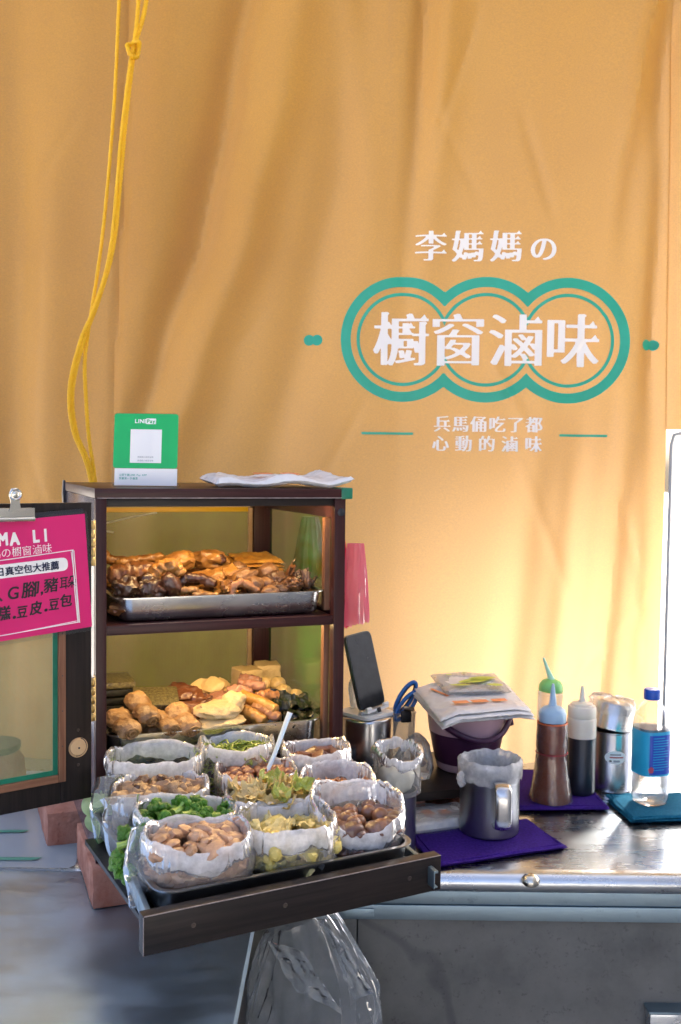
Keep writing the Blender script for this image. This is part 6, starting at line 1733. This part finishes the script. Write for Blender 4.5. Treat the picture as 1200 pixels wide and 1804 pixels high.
wb = thing('water_bottle', 'clear square water bottle with blue cap and blue label on the teal cloth', 'bottle', (0.596, 1.868, 0.0145), 0.35)
def sq_ring(k, z, n=3.2, ri=0.0305):
    out = []
    for j in range(64):
        a = 2 * math.pi * j / 64
        x, y = sup(a, n)
        out.append((ri * k * x, ri * k * y, z))
    return out
obj('shell', loft([sq_ring(.80, 0), sq_ring(.90, .002), sq_ring(1, .012), sq_ring(.985, .022), sq_ring(1, .034), sq_ring(.985, .050), sq_ring(1, .060), sq_ring(1, .148), sq_ring(.97, .160), sq_ring(.82, .178, 2.6), sq_ring(.55, .192, 2.1), sq_ring(.43, .197, 2.0), sq_ring(.43, .200, 2.0)]), M['pet'], wb)
obj('water', loft([sq_ring(.76, .002), sq_ring(.86, .004), sq_ring(.955, .013), sq_ring(.94, .022), sq_ring(.955, .034), sq_ring(.94, .05), sq_ring(.955, .06), sq_ring(.955, .146)]), M['water'], wb)
obj('label', loft([sq_ring(1.012, .058), sq_ring(1.012, .142)], False, False), M['label_cyan'], wb)
pan = []
for z in (.062, .136):
    pan.append([(0.0318 * 1.0 * sup(a, 3.2)[0] * 0.985, 0.0318 * sup(a, 3.2)[1] * 0.985, z) for a in [R(-128 + 96 * j / 24) for j in range(25)]])
bl_ = obj('label_panel', loft(pan, False, False, closed=False), M['label_blue'], wb)
for k in range(13):
    z = .130 - k * .005
    w_ = 18 if k % 4 else 12
    obj('label_line', loft([[(0.0320 * sup(a, 3.2)[0] * 0.985, 0.0320 * sup(a, 3.2)[1] * 0.985, z + dz) for a in [R(-112 + 56 * j / 24) for j in range(w_ + 1)]] for dz in (0, .0016)], False, False, closed=False), M['label_cyan'], bl_, smooth=False)
obj('pink_flower', xf(join(*[xf(lathe([(0.0032, 0), (0.003, 0.0004)], 12), Matrix.Translation((0.0034 * math.cos(t), 0.0034 * math.sin(t), 0))) for t in (0.3, 1.55, 2.8, 4.1, 5.3)]), Matrix.Translation((-0.022, -0.0312, 0.072)) @ Matrix.Rotation(R(90), 4, 'X')), M['film_pale_pink'], wb)
obj('cap', lathe([(0.0150, .1985), (0.0155, .200), (0.0155, .2155), (0.0140, .2178), (0.012, .218)], 40), M['cap'], wb)

# ------------------------------------------------------------------ below the counter: hanging bag; small steel bracket; things at the far left
def waste_bag():
    rings = []
    N = 120
    for i in range(61):
        t = i / 60
        z = -0.058 - 0.30 * t
        cx = -0.058 + 0.018 * t + 0.010 * math.sin(t * 5)
        wx = 0.046 + 0.092 * (t ** 0.7)
        wy = 0.020 + 0.028 * t
        ring = []
        for j in range(N):
            a = 2 * math.pi * j / N
            q = (math.cos(a) * 2.2 + 3, math.sin(a) * 2.2, t * 3.0 + math.cos(a) * 1.4)
            k = 1 + 0.16 * noise.noise(q) + 0.13 * (1 - abs(noise.noise((q[0] * 1.8, q[1] * 1.8, q[2] * 0.7))) * 2) + 0.025 * noise.noise((q[0] * 5, q[1] * 5, q[2] * 1.5))
            ring.append((cx + wx * k * math.cos(a), 1.515 + wy * k * math.sin(a), z + 0.010 * noise.noise((math.cos(a) * 2, math.sin(a) * 2, 4)) + 0.02 * math.cos(a) * (1 - t)))
        rings.append(ring)
    return loft(rings, False, True)
wbag = thing('waste_bag', 'crumpled translucent plastic bag hanging below the drawer', 'bag', (-0.05, 1.515, -0.36))
obj('film_body', xf(waste_bag(), Matrix.Translation((0.05, -1.515, 0.36))), M['film_blue'], wbag)
def fold_tri(pts, th, seed):
    c = [Vector(p) for p in pts]
    return crumple(slab(c, th, 24, 24, 0.004, 30, seed, 0.004), 0.003, 45, seed)
obj('folded_flap', xf(join(fold_tri([(-0.105, 1.478, -0.075), (-0.05, 1.474, -0.090), (0.012, 1.474, -0.185), (-0.060, 1.474, -0.150)], 0.003, 2), fold_tri([(-0.020, 1.500, -0.060), (0.012, 1.498, -0.085), (0.060, 1.494, -0.165), (0.030, 1.494, -0.175)], 0.003, 4)), Matrix.Translation((0.05, -1.515, 0.36))), M['film_blue'], wbag)
obj('tie_loop', xf(tube([(-0.012, 1.570, -0.062), (-0.016, 1.566, -0.074), (-0.022, 1.556, -0.084), (-0.028, 1.540, -0.086)], 0.0022, 8, 12), Matrix.Translation((0.05, -1.515, 0.36))), M['film_blue'], wbag)
br = thing('steel_bracket', 'small steel box bracket at the bottom right of the stone front', 'bracket', (0.534, 1.575, -0.30))
obj('face', box(-0.026, 0.05, -0.016, 0.012, -0.05, 0.072, 0.004), M['table'], br)
obj('flange', box(-0.028, 0.052, -0.018, 0.0125, 0.0725, 0.0765, 0.001), M['apron'], br)
jr = thing('clay_jar', 'brown clay jar with a dark rim standing behind the open door', 'jar', (-0.655, 1.86, 0.003))
obj('jar_body', lathe([(0.040, 0), (0.052, 0.01), (0.062, 0.045), (0.058, 0.08), (0.048, 0.098)], 48), M['brick'], jr)
obj('rim', lathe([(0.0485, 0.0982), (0.052, 0.102), (0.052, 0.112), (0.044, 0.112)], 48), M['card'], jr)
wbd = obj('white_roll', tube([(-0.790, 2.06, 0.003), (-0.780, 2.06, 0.15), (-0.770, 2.06, 0.36)], 0.042, 28, 20), M['white'])
tag(wbd, 'white rolled sheet standing by the curtain behind the open door', 'roll')
